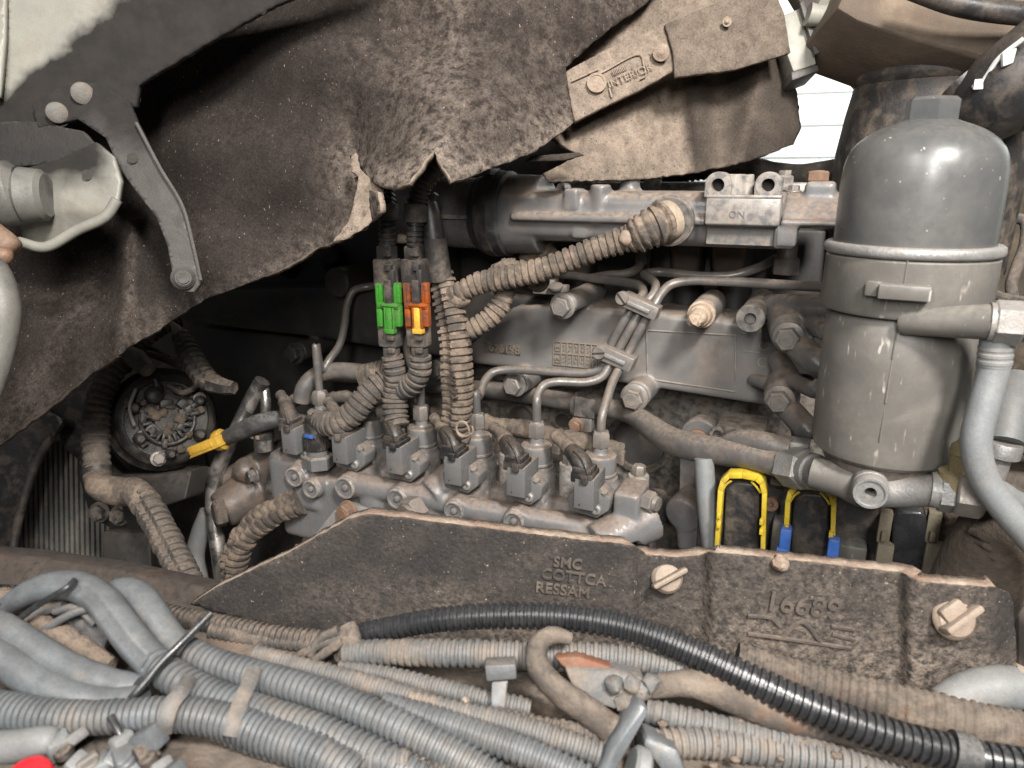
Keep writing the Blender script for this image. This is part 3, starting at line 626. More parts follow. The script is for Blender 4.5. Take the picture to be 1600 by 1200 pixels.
# ================================================================== SENSOR BRACKET, COVER BOX, GREY HOSE below the filter pipe
t = thing('lever_bracket', A(1090, 840, .8), 'rounded grey bracket plate with a rusty stud behind the bent pipe', 'bracket')
Yg = .83; bm = NB(); c = A(1092, 684, Yg); R = w(30, c)
prism(bm, [c+V((cos(a)*R, 0, sin(a)*R)) for a in [pi-i*pi/10 for i in range(11)]]+AP([(1125, 800, Yg), (1120, 860, Yg), (1060, 860, Yg)]), (0, .025, 0), .003)
obj('plate', bm, m_cast, t)
bm = NB(); lathe(bm, A(1090, 688, Yg-.001), -AY, [(0, R*.62), (.003, R*.62), (.0045, R*.5), (.0045, R*.2), (.003, 0)], 24); obj('stud', bm, m_rbolt, t)
bm = NB(); p = A(1078, 800, .8); lathe(bm, p+AY*.03, (-.25, -1, -.15), [(0, w(30, p)), (.03, w(31, p)), (.036, w(28, p)), (.038, 0)], 30); prism(bm, AP([(1052, 800, .8), (1118, 790, .8), (1118, 860, .8), (1058, 860, .8)]), (0, .03, 0), .004); obj('round_boss', remeshed(bm, .0025, 5), m_pump, t, 50)
bm = NB(); rect(bm, 1118, 664, 1194, 688, .8, .06, .004); p = A(1121, 676, .797); lathe(bm, p, -AY, [(0, .008), (.004, .008), (.004, .004), (.001, .003), (.001, 0)], 18); solo('junction_cover', bm, m_castd, 'small grey rectangular cover with a hollow screw above the bent pipe', 'cover')
bm = NB(); tube(bm, AP([(1100, 716, .72), (1102, 750, .715), (1106, 800, .71), (1114, 870, .71)]), w(15, A(1104, 780, .715)), 20); solo('breather_hose', bm, m_hose, 'short upright grey hose left of the first yellow-framed plug', 'hose', smooth=80)

# ================================================================== CONTROL UNIT and its plugs
Ye = .735
t = thing('control_unit', A(1260, 900, Ye), 'dark dusty control box behind the yellow-framed plugs', 'control unit')
bm = NB(); rect(bm, 1095, 745, 1480, 960, Ye, .08, .004); obj('housing', bm, m_blkd, t)
for q_ in ((1207, 815, 1232, 900), (1310, 850, 1350, 900), (1204, 735, 1224, 762)): bm = NB(); rect(bm, *q_, Ye-.02, .03, .003); obj('housing_rib', bm, m_filt2, t)
p = A(1205, 785, Ye-.003); bm = NB(); lathe(bm, p, -AY, [(0, .0075), (.006, .0075), (.006, .003), (.002, .003), (.002, 0)], 18); obj('screw', bm, m_rbolt, t)
def ecu_plug(px, py, sc, label, lever, latch=None, Y=.70, lean=.05):
    def q(u, v, yy=0): return A(px+u*sc+lean*-v*sc*.5, py+v*sc, Y+yy)
    t = thing('control_unit_plug', q(0, 130), label, 'plug', 'plugs in the control box')
    bm = NB(); prism(bm, [q(-26, 20), q(-20, 11), q(-8, 8), q(18, 10), q(26, 17), q(28, 30), q(29, 160), q(-29, 160)], (0, .035, 0), .005, 3); obj('plug_body', bm, m_blk if lever else m_shine, t)
    bm = NB(); prism(bm, [q(-35, 25, .012), q(36, 25, .012), q(38, 160, .012), q(-37, 160, .012)], (0, .02, 0), .002); obj('plug_socket', bm, m_blkd, t)
    if lever:
        bm = NB(); o = [(-41, 108), (-38, 20), (-34, 5), (-22, -6), (0, -6), (26, -2), (36, 8), (39, 24), (38, 124)]; i_ = [(31, 124), (31, 28), (27, 13), (20, 7), (0, 3), (-20, 3), (-28, 12), (-30, 24), (-34, 108)]
        for k in range(8): prism(bm, [q(*o[k], -.012), q(*o[k+1], -.012), q(*i_[7-k], -.012), q(*i_[8-k], -.012)], (0, .013, 0), .0006)
        tube(bm, [q(-31, 22, -.008), q(-25, 12, -.008), q(-17, 6, -.008)], .0012, 6); tube(bm, [q(14, 7, -.008), q(22, 15, -.008), q(29, 25, -.008)], .0012, 6)
        for s, yy in ((-35, 60), (-35, 75), (32, 70), (32, 85)): bx(bm, q(s, yy, -.013), .004, .006, .006, .0008)
        obj('lock_lever', bm, m_yel, t)
    if latch:
        bm = NB()
        for s, y0 in ((-38, 72), (34, 88)):
            bx(bm, q(s+2, y0+2, -.015), .0105, .014, .022, .002); bx(bm, q(s-2, y0+30, -.016), .0125, .012, .02, .002); bx(bm, q(s, y0+18, -.016), .008, .01, .034, .001); bx(bm, q(s-3, y0+50, -.014), .014, .012, .014, .0015)
        obj('latch', bm, latch, t)
    return t
ecu_plug(1160, 745, 1.0, 'black plug framed by a bare yellow lever, the left one of three', True)
ecu_plug(1267, 762, 1.04, 'black plug with yellow lever and blue latches under the drain port side', True, m_blue)
t = ecu_plug(1422, 790, 1.0, 'glossy black plug without lever below the drain port, between grey strips', False, None, .69)
m_olive = mat('dusty_olive_plastic', (.16, .14, .1), amt=.5, top=.5, rough=.7)
for x0 in (1376, 1452):
    bm = NB(); rect(bm, x0, 800, x0+13, 850, .69, .012, .001); rect(bm, x0-4, 850, x0+14, 905, .685, .012, .001); rect(bm, x0+2, 832, x0+9, 848, .684, .008, .001)
    obj('lock_strip', bm, m_olive, t)
# earthy clutter right of the plugs
bm = NB()
prism(bm, AP([(1468, 790, .72), (1500, 800, .72), (1520, 790, .72), (1552, 795, .72), (1548, 840, .72), (1520, 920, .72), (1500, 980, .72), (1462, 980, .72)]), (0, .05, 0), .004)
for i in range(9): lump(bm, A(1480+random.random()*65, 800+random.random()*110, .715), random.uniform(.006, .014), i, 2, .4)
solo('soil_clod', remeshed(bm, .0028, 3), m_soil, 'tan caked soil clinging to the chassis right of the glossy plug', 'dirt', smooth=70)
bm = NB(); tube(bm, AP([(1600, 800, .64), (1560, 850, .64), (1530, 905, .64), (1505, 960, .64)]), .034, 20, jit=.03)
for i in range(4): tube(bm, AP([(1518+i*8, 830+i*16, .618), (1535+i*8, 838+i*16, .61), (1548+i*8, 850+i*16, .615)]), .003, 8)
solo('ribbed_dark_hose', bm, m_mud, 'dark muddy ribbed hose in the corner right of the soil', 'hose', smooth=60)
# things seen beyond the filter on the right
bm = sheet_mesh([(1560, 170), (2100, 120), (2100, 1050), (1480, 1000), (1480, 500)], lambda x, y: 1.0, 12, 0, .012); o = setp(obj('chassis_panel', bm, m_mud, None, 60, False), 'mud covered brown chassis panel beyond the filter on the right', 'panel'); s = o.modifiers.new('thickness', 'SOLIDIFY'); s.thickness = .01; s.offset = -1
bm = NB(); tube(bm, DP([(1568, 340, .8), (1600, 345, .8), (1602, 380, .79), (1588, 420, .78), (1580, 450, .78), (1590, 475, .78), (1640, 490, .78)]), .006, 12); solo('wire_loop', bm, m_greyl, 'thin grey cable looping over the muddy panel right of the filter', 'cable')
bm = NB(); tube(bm, DP([(1540, 455, .75), (1570, 465, .76), (1600, 470, .77), (1650, 475, .78)]), .005, 10); solo('cable', bm, m_greyl, 'thin dusty cable leaving the filter ring towards the right edge', 'cable')
t = thing('rear_hose_fitting', D(1570, 700, .8), 'grey hose end with collar half hidden behind the pale rubber hose', 'fitting')
bm = NB(); tube(bm, DP([(1590, 600, .82), (1578, 640, .8), (1570, 690, .79)]), [.022, .02, .018], 18); obj('hose_end', bm, m_hose, t)
bm = NB(); p = D(1570, 690, .79); lathe(bm, p, (-.1, 0, -1), [(0, .017), (.003, .019), (.016, .019), (.018, .012), (.05, .012)], 18); obj('collar', bm, m_zinc, t)
bm = NB(); tube(bm, DP([(1560, 690, .86), (1600, 690, .86), (1680, 700, .86), (1850, 715, .86)]), .016, 16); solo('dusty_pipe', bm, m_rail, 'dusty brown pipe leaving the right edge behind the rubber hose', 'pipe')
bm = NB(); tube(bm, DP([(1505, 640, .8), (1510, 670, .8), (1505, 700, .8)]), [.01, .014, .01], 14); lump(bm, D(1512, 640, .8), .014, 2, 2, .3); solo('small_valve', bm, m_zinc, 'small shiny valve peeking out between filter and rubber hose', 'valve')
bm = NB(); prism(bm, DP([(1500, 735, .9), (2000, 755, .9), (2000, 810, .9), (1500, 780, .9)]), (0, .1, 0), .004); solo('cross_rail', bm, m_rail, 'rusty brown cross rail behind the lower end of the rubber hose', 'rail')
# ================================================================== INJECTION PUMP BODY
Yp = .76
NUT = [(500, 619), (580, 631), (658, 641), (744.5, 657), (837, 671), (939, 686)]
NX = [A(x, y, Yp).x for x, y in NUT]
pitch_ = (NX[5]-NX[0])/5; X6 = NX[5]
UX = [X6-pitch_*(5-i) for i in range(6)]
zn = sum(A(x, y, Yp).z for x, y in NUT)/6; dz6 = zn-A(939, 686, Yp).z
def Z(py, Y=Yp, px=939): return A(px, py, Y).z+dz6
t = thing('injection_pump', A(720, 860, .76), 'grey cast injection pump body with round plugs along its front', 'pump')
bm = NB()
zdeck = Z(800); Yfr = .705
xl, xr = A(432, 740, Yfr).x, A(1000, 800, Yfr).x
bx(bm, ((xl+xr)/2, (Yfr+.86)/2, zdeck-.05), xr-xl, .86-Yfr, .1, .008)
bx(bm, ((xl+.03), (Yfr+.8)/2-.004, zdeck-.03+.015), .085, .1, .075, .01)
bx(bm, ((UX[0]-.02+xr)/2, Yp+.03, zdeck), xr-UX[0], .09, .02, .006)
PL = [(462, 744, 16), (488, 763, 15), (541, 761, 18), (622, 778, 17), (711, 797, 17), (804, 813, 17)]
for i, (x, y, r) in enumerate(PL):
    p = A(x, y, Yfr-.012); R = w(r, p); cyl(bm, p, p+V((0, .06, 0)), R*1.12, R*1.3, 20)
    if i > 1: cyl(bm, p+V((.01, .012, .0)), p+V((.085, .02, -.002)), R*1.05, R*1.0, 20); lump(bm, p+V((.03, .02, -.02)), .022, 1, 2, .1)
p = A(880, 838, Yfr); cyl(bm, p+V((-.02, .015, -.01)), p+V((.06, .015, .0)), .03, .028, 20)
a = A(655, 798, Yfr-.025); cyl(bm, a+V((0, .03, .004)), a+V((.02, .06, .02)), .024, .028, 24)
a = A(930, 850, Yfr-.01); cyl(bm, a, a+V((.05, .05, .02)), .022, .026, 20)
bx(bm, A(512, 800, Yfr+.03)+V((0, .03, 0)), .06, .06, .06, .01)
bx(bm, A(1002, 800, Yfr+.03)+V((-.012, .0, -.01)), .03, .05, .08, .004)
obj('pump_casting', remeshed(bm, .0024, 7), m_pump, t, 55)
for x, y, r in PL:
    p = A(x, y, Yfr-.012); R = w(r, p); bm = NB()
    lathe(bm, p, -AY, [(0, R), (.004, R), (.0052, R*.94), (.0052, R*.8), (.0035, R*.76), (.003, R*.42), (.0015, R*.4), (.0015, R*.34), (.005, R*.28), (.006, R*.12), (.006, 0)], 26); obj('gallery_plug', bm, m_pump, t)
p = A(467, 778, Yfr-.003); bm = NB(); lathe(bm, p, -AY, [(0, .007), (.003, .007), (.003, .003), (.001, .003), (.001, 0)], 16); obj('small_plug', bm, m_pump, t)
p = A(655, 797, Yfr-.022); bm = NB(); hexa(bm, p, (-.35, -1, -.05), w(27, p), .018, .3); lathe(bm, p+V((-.006, -.018, -.001)), (-.35, -1, -.05), [(-.001, w(19, p)), (.004, w(19, p)), (.004, w(8, p)), (.002, w(7, p)), (.002, 0)], 22); obj('threaded_port_plug', bm, m_bolt, t)
p = A(1008, 782, .73); bm = NB(); hexa(bm, p, (1, -.3, 0), .0125, .012, .2); lathe(bm, p+V((.012, -.003, 0)), (1, -.3, 0), [(0, .009), (.004, .008), (.004, 0)], 16); obj('end_plug', bm, m_bolt, t)
# hold-down sleeves with their bolts
for i in (1, 2, 3, 4, 5):
    x = UX[i]+pitch_*.475 if i < 5 else UX[5]+pitch_*.54
    bm = NB(); lathe(bm, (x, Yp+.012, zdeck-.005), AZ, [(0, .0125), (.052, .0125), (.054, .0118), (.054, 0)], 22); s = obj('hold_down_sleeve', bm, m_pump, t)
    obj('bolt', bolt_bm(V((x, Yp+.012, zdeck+.049)), AZ, .0082, .012, False), m_bolt, s)
# bracket with the rusty bolt under the pump
t = thing('pump_brace', A(520, 850, .685), 'angled grey brace with a rusty bolt under the left of the pump', 'bracket')
bm = NB(); prism(bm, AP([(536, 785, .69), (582, 797, .69), (560, 830, .68), (500, 870, .67), (470, 880, .67), (480, 850, .67), (520, 800, .685)]), (0, .008, 0), .001); obj('brace_plate', bm, m_zinc, t)
p = A(545, 799, .687); bolt(t, p, (-.1, -1, .1), w(14, p), m_rbolt)
bm = NB(); p = A(500, 830, .73); cyl(bm, p+V((0, .02, .03)), p+V((-.015, 0, -.06)), .026, .024, 20, .003); obj('brace_foot', bm, m_pump, t)

# ================================================================== UNIT PUMPS (six alike)
def unit():
    x = X6; c = V((x, Yp, 0)); k = w(1, V((x, Yp, zn))); r1, r2 = 26*k, 33*k
    t = thing('unit_pump', V((x, Yp, zdeck)), 'x', 'unit pump', 'unit pumps standing in a row on the injection pump')
    bm = NB(); lathe(bm, c, AZ, [(zdeck-.004, r2), (Z(757), r2), (Z(753), r2*.98), (Z(750), r2*.9), (Z(748), r1*1.12), (Z(745), r1*1.1), (Z(744), r1*.93), (Z(741), r1*.93), (Z(740), r1*1.04), (Z(737), r1*1.04), (Z(736), r1), (Z(716), r1), (Z(712), r1*.97), (Z(710), r1*.88), (Z(709), 13*k), (Z(706), 11*k), (Z(696), 11*k), (Z(696), 0)], 36); obj('barrel', bm, m_pump, t)
    bm = NB(); hexa(bm, (x, Yp, Z(699)), AZ, 14.5*k, Z(675)-Z(699), .35); lathe(bm, (x, Yp, Z(676)), AZ, [(0, 9*k), (.003, 7*k), (.003, 0)], 16); obj('union_nut', bm, m_bolt, t)
    ys = .706; b0 = A(896, 795, ys-.02); b1 = A(929, 752, ys-.02)
    bm = NB(); bx(bm, ((b0.x+b1.x)/2, ys, (b0.z+b1.z)/2+dz6), b1.x-b0.x, .042, b1.z-b0.z, .0016); sol = obj('solenoid', bm, m_block, t)
    Yq = .704; bm = NB(); prism(bm, [q+V((0, 0, dz6)) for q in AP([(886, 778, Yq), (891, 772, Yq), (900, 774, Yq), (930, 772, Yq), (938, 764, Yq), (954, 783, Yq), (951, 800, Yq), (932, 812, Yq), (890, 800, Yq)])], (0, .024, 0), .002); obj('solenoid_flange', bm, m_block, t)
    p = A(932, 797, Yq)+V((0, 0, dz6)); bm = NB(); lathe(bm, p, -AY, [(0, .006), (.003, .006), (.0045, .0045), (.0045, .0024), (.002, .0022), (.002, 0)], 18); obj('screw', bm, m_zinc, t)
    p = A(943, 776, Yq)+V((0, .004, dz6)); bm = NB(); lathe(bm, p, (0, -.5, 1), [(0, .0045), (.005, .004), (.006, 0)], 12); obj('flange_pin', bm, m_bolt, t); bm = NB(); bx(bm, A(905, 790, ys-.0212)+V((0, 0, dz6)), .0012, .001, .0018, 0); obj('vent_notch', bm, m_black, sol)
    return t
U = [None]*6; U[5] = unit()
for i in range(5): U[i] = copy_tree(U[5], None, V((UX[i]-X6, 0, 0)))
for u, l in zip(U, ('leftmost unit pump, behind the black knurled plug', 'second unit pump, half hidden by the bent dusty loom', 'unit pump beneath the green and amber connectors', 'unit pump right of the vertical dusty harness foot', 'unit pump second from the right end of the row', 'unit pump at the right end of the row, largest in view')): u['label'] = l

# black elbow plugs on the solenoids
def elbow(i, m, mb, label):
    d = V((UX[i]-X6, 0, dz6)); ys = .706
    def q(x, y, Y): return A(x, y, Y)+d
    t = thing('elbow_connector', q(914, 750, ys), label, 'connector', 'elbow connectors on the unit pumps')
    bm = NB(); p = q(913, 752, ys-.01); bx(bm, p+V((0, .002, .006)), .0255, .026, .012, .002); bx(bm, p+V((0, 0, .0135)), .0225, .022, .008, .002); bx(bm, p+V((.004, -.013, .006)), .008, .004, .009, .001); obj('connector_collar', bm, m, t)
    bm = NB(); tube(bm, [q(913, 742, ys-.008), q(911, 730, ys-.008), q(905, 720, ys-.004), q(897, 711, ys+.004), q(891, 704, ys+.012)], [.0115, .0115, .011, .0098, .0085], 18); e = obj('connector_elbow', bm, m, t, 60)
    bm = NB(); tube(bm, [q(896, 706, ys-.006), q(906, 716, ys-.014), q(914, 730, ys-.0205), q(918, 742, ys-.022)], .0012, 6); bx(bm, q(903, 711, ys-.006), .008, .006, .006, .001); obj('elbow_ridge', bm, m, e)
    bm = NB(); tube(bm, [q(894, 707, ys+.008), q(887, 699, ys+.016), q(878, 690, ys+.022), q(868, 683, ys+.03)], [.0085, .009, .0078, .007], 14, jit=.15); obj('cable_boot', bm, mb, t, 60)
    return t
elbow(5, m_blk, m_tanl, 'clean black elbow connector at the right end of the pump row')
elbow(4, m_blk, m_tanl, 'clean black elbow connector second from the right end')
elbow(3, m_blk, m_tanl, 'black elbow connector at the foot of the vertical dusty harness')
elbow(2, m_blk, m_greyl, 'black elbow connector below the green connector branch')
elbow(1, m_greyl, m_greyl, 'dust covered elbow connector between knurled plug and green connector branch')
elbow(0, m_blkd, m_greyl, 'dull black elbow connector at the left end of the pump row')

# flat taped loom lying behind the unit pumps
t = thing('taped_loom', A(860, 700, .79), 'flat dust-caked taped loom lying behind the tops of the unit pumps', 'cable loom')
bm = NB(); tube(bm, AP([(742, 655, .80), (770, 664, .798), (800, 668, .796), (830, 672, .795), (870, 683, .79), (905, 690, .785), (950, 700, .785), (972, 706, .79)]), [.012, .011, .012, .012, .011, .012, .01, .012], 12, jit=.14, step=.005); obj('loom', bm, m_tanl, t, 60)
bm = NB(); tube(bm, AP([(560, 622, .81), (600, 632, .81), (640, 642, .81), (690, 650, .80), (745, 658, .80)]), .010, 12, jit=.14, step=.005); tube(bm, AP([(455, 628, .76), (470, 622, .77), (500, 625, .79), (540, 620, .8), (575, 628, .81)]), .009, 12, jit=.15, step=.005); obj('loom', bm, m_greyl, t, 60)
for (x0, y0, x1, y1) in ((772, 665, 778, 690), (862, 685, 868, 712), (965, 702, 968, 728)):
    bm = NB(); prism(bm, AP([(x0-8, y0, .78), (x1+8, y0+3, .78), (x1+6, y1, .775), (x0-2, y1-4, .775)]), (0, .005, 0), .001); obj('tape_end', bm, m_tanl, t)
bm = NB()
for k in range(3):
    c = A(723, 671, .69); tube(bm, [c+V((cos(a)*.008*(1+k*.2), k*.002, sin(a)*.009)) for a in [i*.6+k for i in range(9)]], .0012, 6)
solo('frayed_wire', bm, m_wing, 'small frayed tan wire curl at the foot of the vertical harness', 'wire')

# ================================================================== FUEL PIPES
def fpipe(label, pts, r=.0054):
    bm = NB(); tube(bm, pts, r, 14, jit=.006); return solo('fuel_pipe', bm, m_pipe, label, 'fuel pipe', 'steel fuel pipes from the unit pumps', 80)
def top(i): return V((UX[i], Yp, Z(680)))
def up(i, y): return V((UX[i], Yp, Z(y)))
Yk2 = .822
fpipe('steel fuel pipe rising from the rightmost unit pump into the lower clamp', [up(5, 690), up(5, 655), A(948, 625, .775), A(957, 597, .795), A(967, 577, .812), A(985, 545, Yk2), A(1003, 510, Yk2), A(1022, 478, .825), A(1034, 458, .835), A(1048, 445, .845), A(1075, 439, .85), A(1160, 441, .845), A(1240, 446, .83), A(1300, 449, .80)])
fpipe('steel fuel pipe from the second unit pump from the right, bent above its neighbour', [up(4, 690), up(4, 640), A(840, 617, .765), A(850, 602, .775), A(868, 597, .785), A(918, 597, .80), A(940, 589, .808), A(952, 572, .815), A(970, 540, Yk2), A(988, 508, Yk2), A(1008, 475, .83), A(1022, 458, .84), A(1024, 444, .85), A(1014, 434, .86), A(1006, 429, .87), A(1025, 425, .88), A(1090, 431, .88), A(1140, 431, .88), A(1180, 420, .89), A(1212, 404, .92)])
fpipe('steel fuel pipe from the middle unit pump, running level to the lower clamp', [up(3, 690), up(3, 640), A(748, 620, .77), A(757, 596, .79), A(770, 582, .805), A(790, 578, .812), A(860, 581, .815), A(915, 583, .818), A(938, 577, .82), A(947, 562, .822), A(956, 536, Yk2), A(973, 505, Yk2), A(996, 472, .83), A(1005, 456, .845), A(998, 446, .855), A(975, 441, .865), A(930, 436, .88), A(890, 430, .895), A(860, 432, .91)])
fpipe('dark steel fuel pipe bend hanging under the bellows plug', AP([(925, 434, .885), (950, 430, .88), (980, 427, .88), (998, 418, .89), (1003, 400, .90), (995, 385, .91), (985, 378, .93)]))
fpipe('steel fuel pipe of the third unit pump, rising behind the coloured connectors', [up(2, 690), up(2, 630), A(653, 590, .79), A(640, 565, .82), A(636, 540, .84), A(645, 515, .86), A(670, 505, .9)])
fpipe('thin steel fuel pipe of the leftmost unit pump, bent up into the dark', [up(0, 690), up(0, 590), A(503, 578, .775), A(516, 560, .79), A(530, 540, .81), A(538, 510, .83), A(543, 475, .85), A(552, 455, .86), A(575, 448, .87), A(610, 446, .9)])
def clamp(label, ol, Y, sx, sy, rot):
    t = thing('pipe_clamp', A(ol[0][0], ol[0][1], Y), label, 'clamp', 'clamps on the fuel pipes')
    bm = NB(); prism(bm, [A(x, y, Y) for x, y in ol], (0, .022, 0), .0015)
    c = sum((A(x, y, Y) for x, y in ol), V())/4; d = (A(*ol[1], Y)-A(*ol[0], Y)).normalized(); M = Matrix((d, AY, AY.cross(d)*-1)).transposed()
    obj('clamp_plate', bm, m_bolt, t)
    bm = NB(); bx(bm, c+V((0, -.001, 0)), .028, .004, .005, .001, M); obj('clamp_rib', bm, m_zinc, t)
    p = A(sx, sy, Y); bm = NB(); R = w(11, p); lathe(bm, p+AY*.004, -AY, [(0, R), (.006, R), (.008, R*.85), (.008, 0)], 22); s = obj('screw', bm, m_bolt, t)
    bm = NB(); M = Matrix((V((cos(rot), 0, sin(rot))), AY, V((-sin(rot), 0, cos(rot))))).transposed(); bx(bm, p-AY*.0042, R*1.8, .0012, R*.22, 0, M); obj('screw_slot', bm, m_black, s)
clamp('upper pipe clamp holding three fuel pipes, near the top of the cover', [(974, 457), (1030, 482), (1022, 502), (966, 477)], .808, 972, 466, -.9)
clamp('lower pipe clamp with slotted screw, beside the cast date grid', [(937, 538), (992, 562), (983, 583), (929, 560)], .806, 936, 551, .15)

# ================================================================== HARNESS WITH CONNECTORS
t = thing('main_harness', A(715, 690, .73), 'thick dust-caked upright corrugated harness with two side branches in the middle', 'harness')
bm = NB(); tube(bm, AP([(690, 425, .745), (694, 450, .742), (704, 490, .735), (711, 530, .73), (714, 580, .728), (715, 630, .728), (712, 665, .728), (716, 692, .73)]), [.013, .0165, .0185, .0185, .0195, .019, .018, .016], 18, pitch=.0085, amp=.17, slit=.9, jit=.05); obj('trunk', bm, m_tanl, t, 50)
bm = NB(); tube(bm, AP([(702, 466, .735), (722, 455, .735), (750, 442, .74), (800, 432, .745), (850, 420, .75), (900, 401, .757), (945, 384, .763), (984, 372, .768)]), [.011, .0125, .0135, .0135, .0135, .0135, .014, .0145], 18, pitch=.0082, amp=.17, jit=.05); obj('upper_branch', bm, m_tanl, t, 50)
bm = NB(); tube(bm, AP([(718, 524, .738), (742, 512, .742), (768, 494, .75), (784, 472, .757), (788, 448, .762), (782, 430, .765), (800, 424, .77), (830, 432, .78), (845, 442, .8)]), [.0105, .012, .0125, .013, .0135, .016, .016, .014, .013], 16, pitch=.0075, amp=.16, jit=.06); obj('lower_branch', bm, m_tanl, t, 50)
bm = NB(); lump(bm, A(716, 463, .737), .014, 4, 3, .2, (1.2, 1, 1)); lump(bm, A(716, 528, .735), .014, 8, 3, .2); lump(bm, A(790, 430, .765), .018, 5, 3, .18); obj('tape_wrap', bm, m_tanl, t, 70)
bm = NB(); prism(bm, AP([(687, 536, .722), (703, 538, .722), (711, 624, .717), (691, 626, .717)]), (0, .006, 0), .0015); obj('paper_tag', bm, m_tanl, t)
bm = NB()
random.seed(5)
for k in range(7): p = A(706+k*1.0+random.uniform(-1, 1), 580+k*7, .7065); bx(bm, p, .006, .004, .0016, .0003, Matrix.Rotation(random.uniform(-.8, .8), 3, 'Y'))
setp(obj('printed_mark', bm, m_blk, t), kind='stuff')
# bellows plug at the manifold sensor
t = thing('bellows_plug', A(1015, 380, .765), 'tan dusty bellows boot plugged into the manifold sensor boss', 'plug')
bm = NB(); tube(bm, AP([(982, 374, .767), (995, 368, .768), (1012, 359, .77), (1030, 351, .775), (1044, 346, .782)]), [.0145, .0195, .0222, .0222, .02], 26, pitch=.0078, amp=.15, jit=.05); obj('bellows_boot', bm, m_tanl, t, 60)
bm = NB(); p = A(1036, 348, .778); d = (A(1046, 345, .79)-A(1020, 356, .77)).normalized(); lathe(bm, p, d, [(0, .020), (.003, .0212), (.010, .0212), (.012, .018)], 28); obj('boot_collar', bm, mat('pale_tan_ring', (.34, .27, .2), amt=.7, top=.5, rough=.85, ns=50), t)
bm = NB(); p = A(1047, 345, .792); lathe(bm, p, -AY, [(0, .0265), (.006, .0265), (.008, .024)], 32); obj('sensor_base', bm, m_castd, t)
bm = NB(); lump(bm, A(979, 372, .757), .0085, 6, 3, .2); obj('pale_ring', bm, m_wing, t)

def coupling(label, px, cols, Yq=.715, lean=0, pale=None):
    """inline connector: black conduit, shell, coloured lock body, grey lower shell; px gives the axis at two heights"""
    (xa, ya), (xb, yb) = px
    def q(y, o=0, yy=0): return A(xa+(xb-xa)*(y-ya)/(yb-ya)+o, y, Yq+yy)
    t = thing('inline_connector', q(545), label, 'connector', 'inline harness connectors')
    def seg(name, y0, y1, wd, m, dpt=None, bev=.003):
        a, b = q(y0), q(y1); k = w(1, a); d = (a-b).normalized(); M = Matrix((d.cross(AY)*-1, AY, d)).transposed()
        bm = NB(); bx(bm, (a+b)/2, wd*k, dpt or wd*k*.8, (a-b).length, bev, M); return bm, M, k
    bm, M, k = seg('', 383, 410, 28, m_blkd); bx(bm, q(396, 0, -.012), 13*k, .006, 9*k, .001, M); obj('upper_collar', bm, m_blkd, t)
    bm, M, k = seg('', 404, 450, 38, m_blk)
    bx(bm, q(418, 1, -.0135), 12*k, .006, 10*k, .001, M); bx(bm, q(434, 6, -.0135), 9*k, .005, 24*k, .001, M); obj('upper_shell', bm, m_blkd, t)
    if cols:
        m1, m2 = cols
        bm, M, k = seg('', 441, 514, 34, m1, None, .002)
        for o in (-14, 14): bx(bm, q(458, o, -.0115), 11*k, .008, 32*k, .0012, M); bx(bm, q(494, o, -.0115), 10*k, .008, 32*k, .0012, M); bx(bm, q(458, o, -.0155), 2*k, .003, 30*k, .0004, M)
        bx(bm, q(477, 0, -.0125), 40*k, .01, 9*k, .0015, M); bx(bm, q(477, 0, -.0175), 30*k, .004, 5*k, .001, M)
        for o in (-6.5, 6.5): bx(bm, q(496, o, -.015), 2.4*k, .006, 36*k, .0006, M)
        lk = obj('lock_body', bm, m1, t)
        bm = NB(); bx(bm, q(500, 0, -.0145), 10*k, .008, 40*k, .001, M); bx(bm, q(517, 0, -.0145), 17*k, .009, 8*k, .001, M); obj('lock_tab', bm, m2, t)
        bm = NB(); bx(bm, q(456, 0, -.0145), 12*k, .007, 36*k, .001, M); obj('key_rib', bm, m_blkd, t)
    bm, M, k = seg('', 508, 541, 33, m_greyl, None, .003); bx(bm, q(527, 0, -.0125), 12*k, .005, 10*k, .001, M); obj('lower_shell', bm, m_greyl, t)
    bm, M, k = seg('', 538, 560, 23, m_greyl); bx(bm, q(548, 0, -.009), 11*k, .005, 8*k, .001, M); obj('lower_collar', bm, m_greyl, t)
    return t, q
t1, q1 = coupling('bright green inline connector on the left of the black cables', ((605, 400), (612, 550)), (m_green, m_green))
bm = NB(); tube(bm, AP([(603, 250, .735), (604, 300, .727), (605, 325, .72)]), .0105, 16, pitch=.0058, amp=.16); tube(bm, AP([(605, 340, .716), (605, 365, .715), (605, 388, .715)]), .0098, 16, pitch=.0058, amp=.16); obj('conduit', bm, m_blk, t1, 50)
bm = NB(); tube(bm, AP([(604, 320, .718), (605, 333, .717), (605, 344, .716)]), .0132, 18); obj('conduit_joint', bm, m_blkd, t1)
bm = NB(); tube(bm, AP([(613, 556, .716), (617, 580, .717), (618, 600, .72), (617, 625, .72), (618, 650, .715), (622, 668, .71)]), [.0125, .0135, .0145, .017, .0165, .015], 18, pitch=.008, amp=.16, jit=.05); obj('dusty_conduit', bm, m_greyl, t1, 50)
t2, q2 = coupling('amber orange inline connector right beside the green one', ((648, 400), (656, 550)), (m_orange, mat('amber_lock_plastic', (.75, .42, .05), dust=(.1, .06, .03), amt=.3, top=.1, rough=.4, ns=70)))
bm = NB(); tube(bm, AP([(690, 250, .735), (678, 268, .728), (662, 285, .722), (652, 310, .718), (650, 328, .716)]), .0115, 16, pitch=.0058, amp=.16); tube(bm, AP([(649, 340, .716), (648, 365, .715), (648, 388, .715)]), .0098, 16, pitch=.0058, amp=.16); obj('conduit', bm, m_blk, t2, 50)
bm = NB(); tube(bm, AP([(650, 320, .717), (649, 333, .716), (649, 346, .716)]), .0135, 18); obj('conduit_joint', bm, m_blkd, t2)
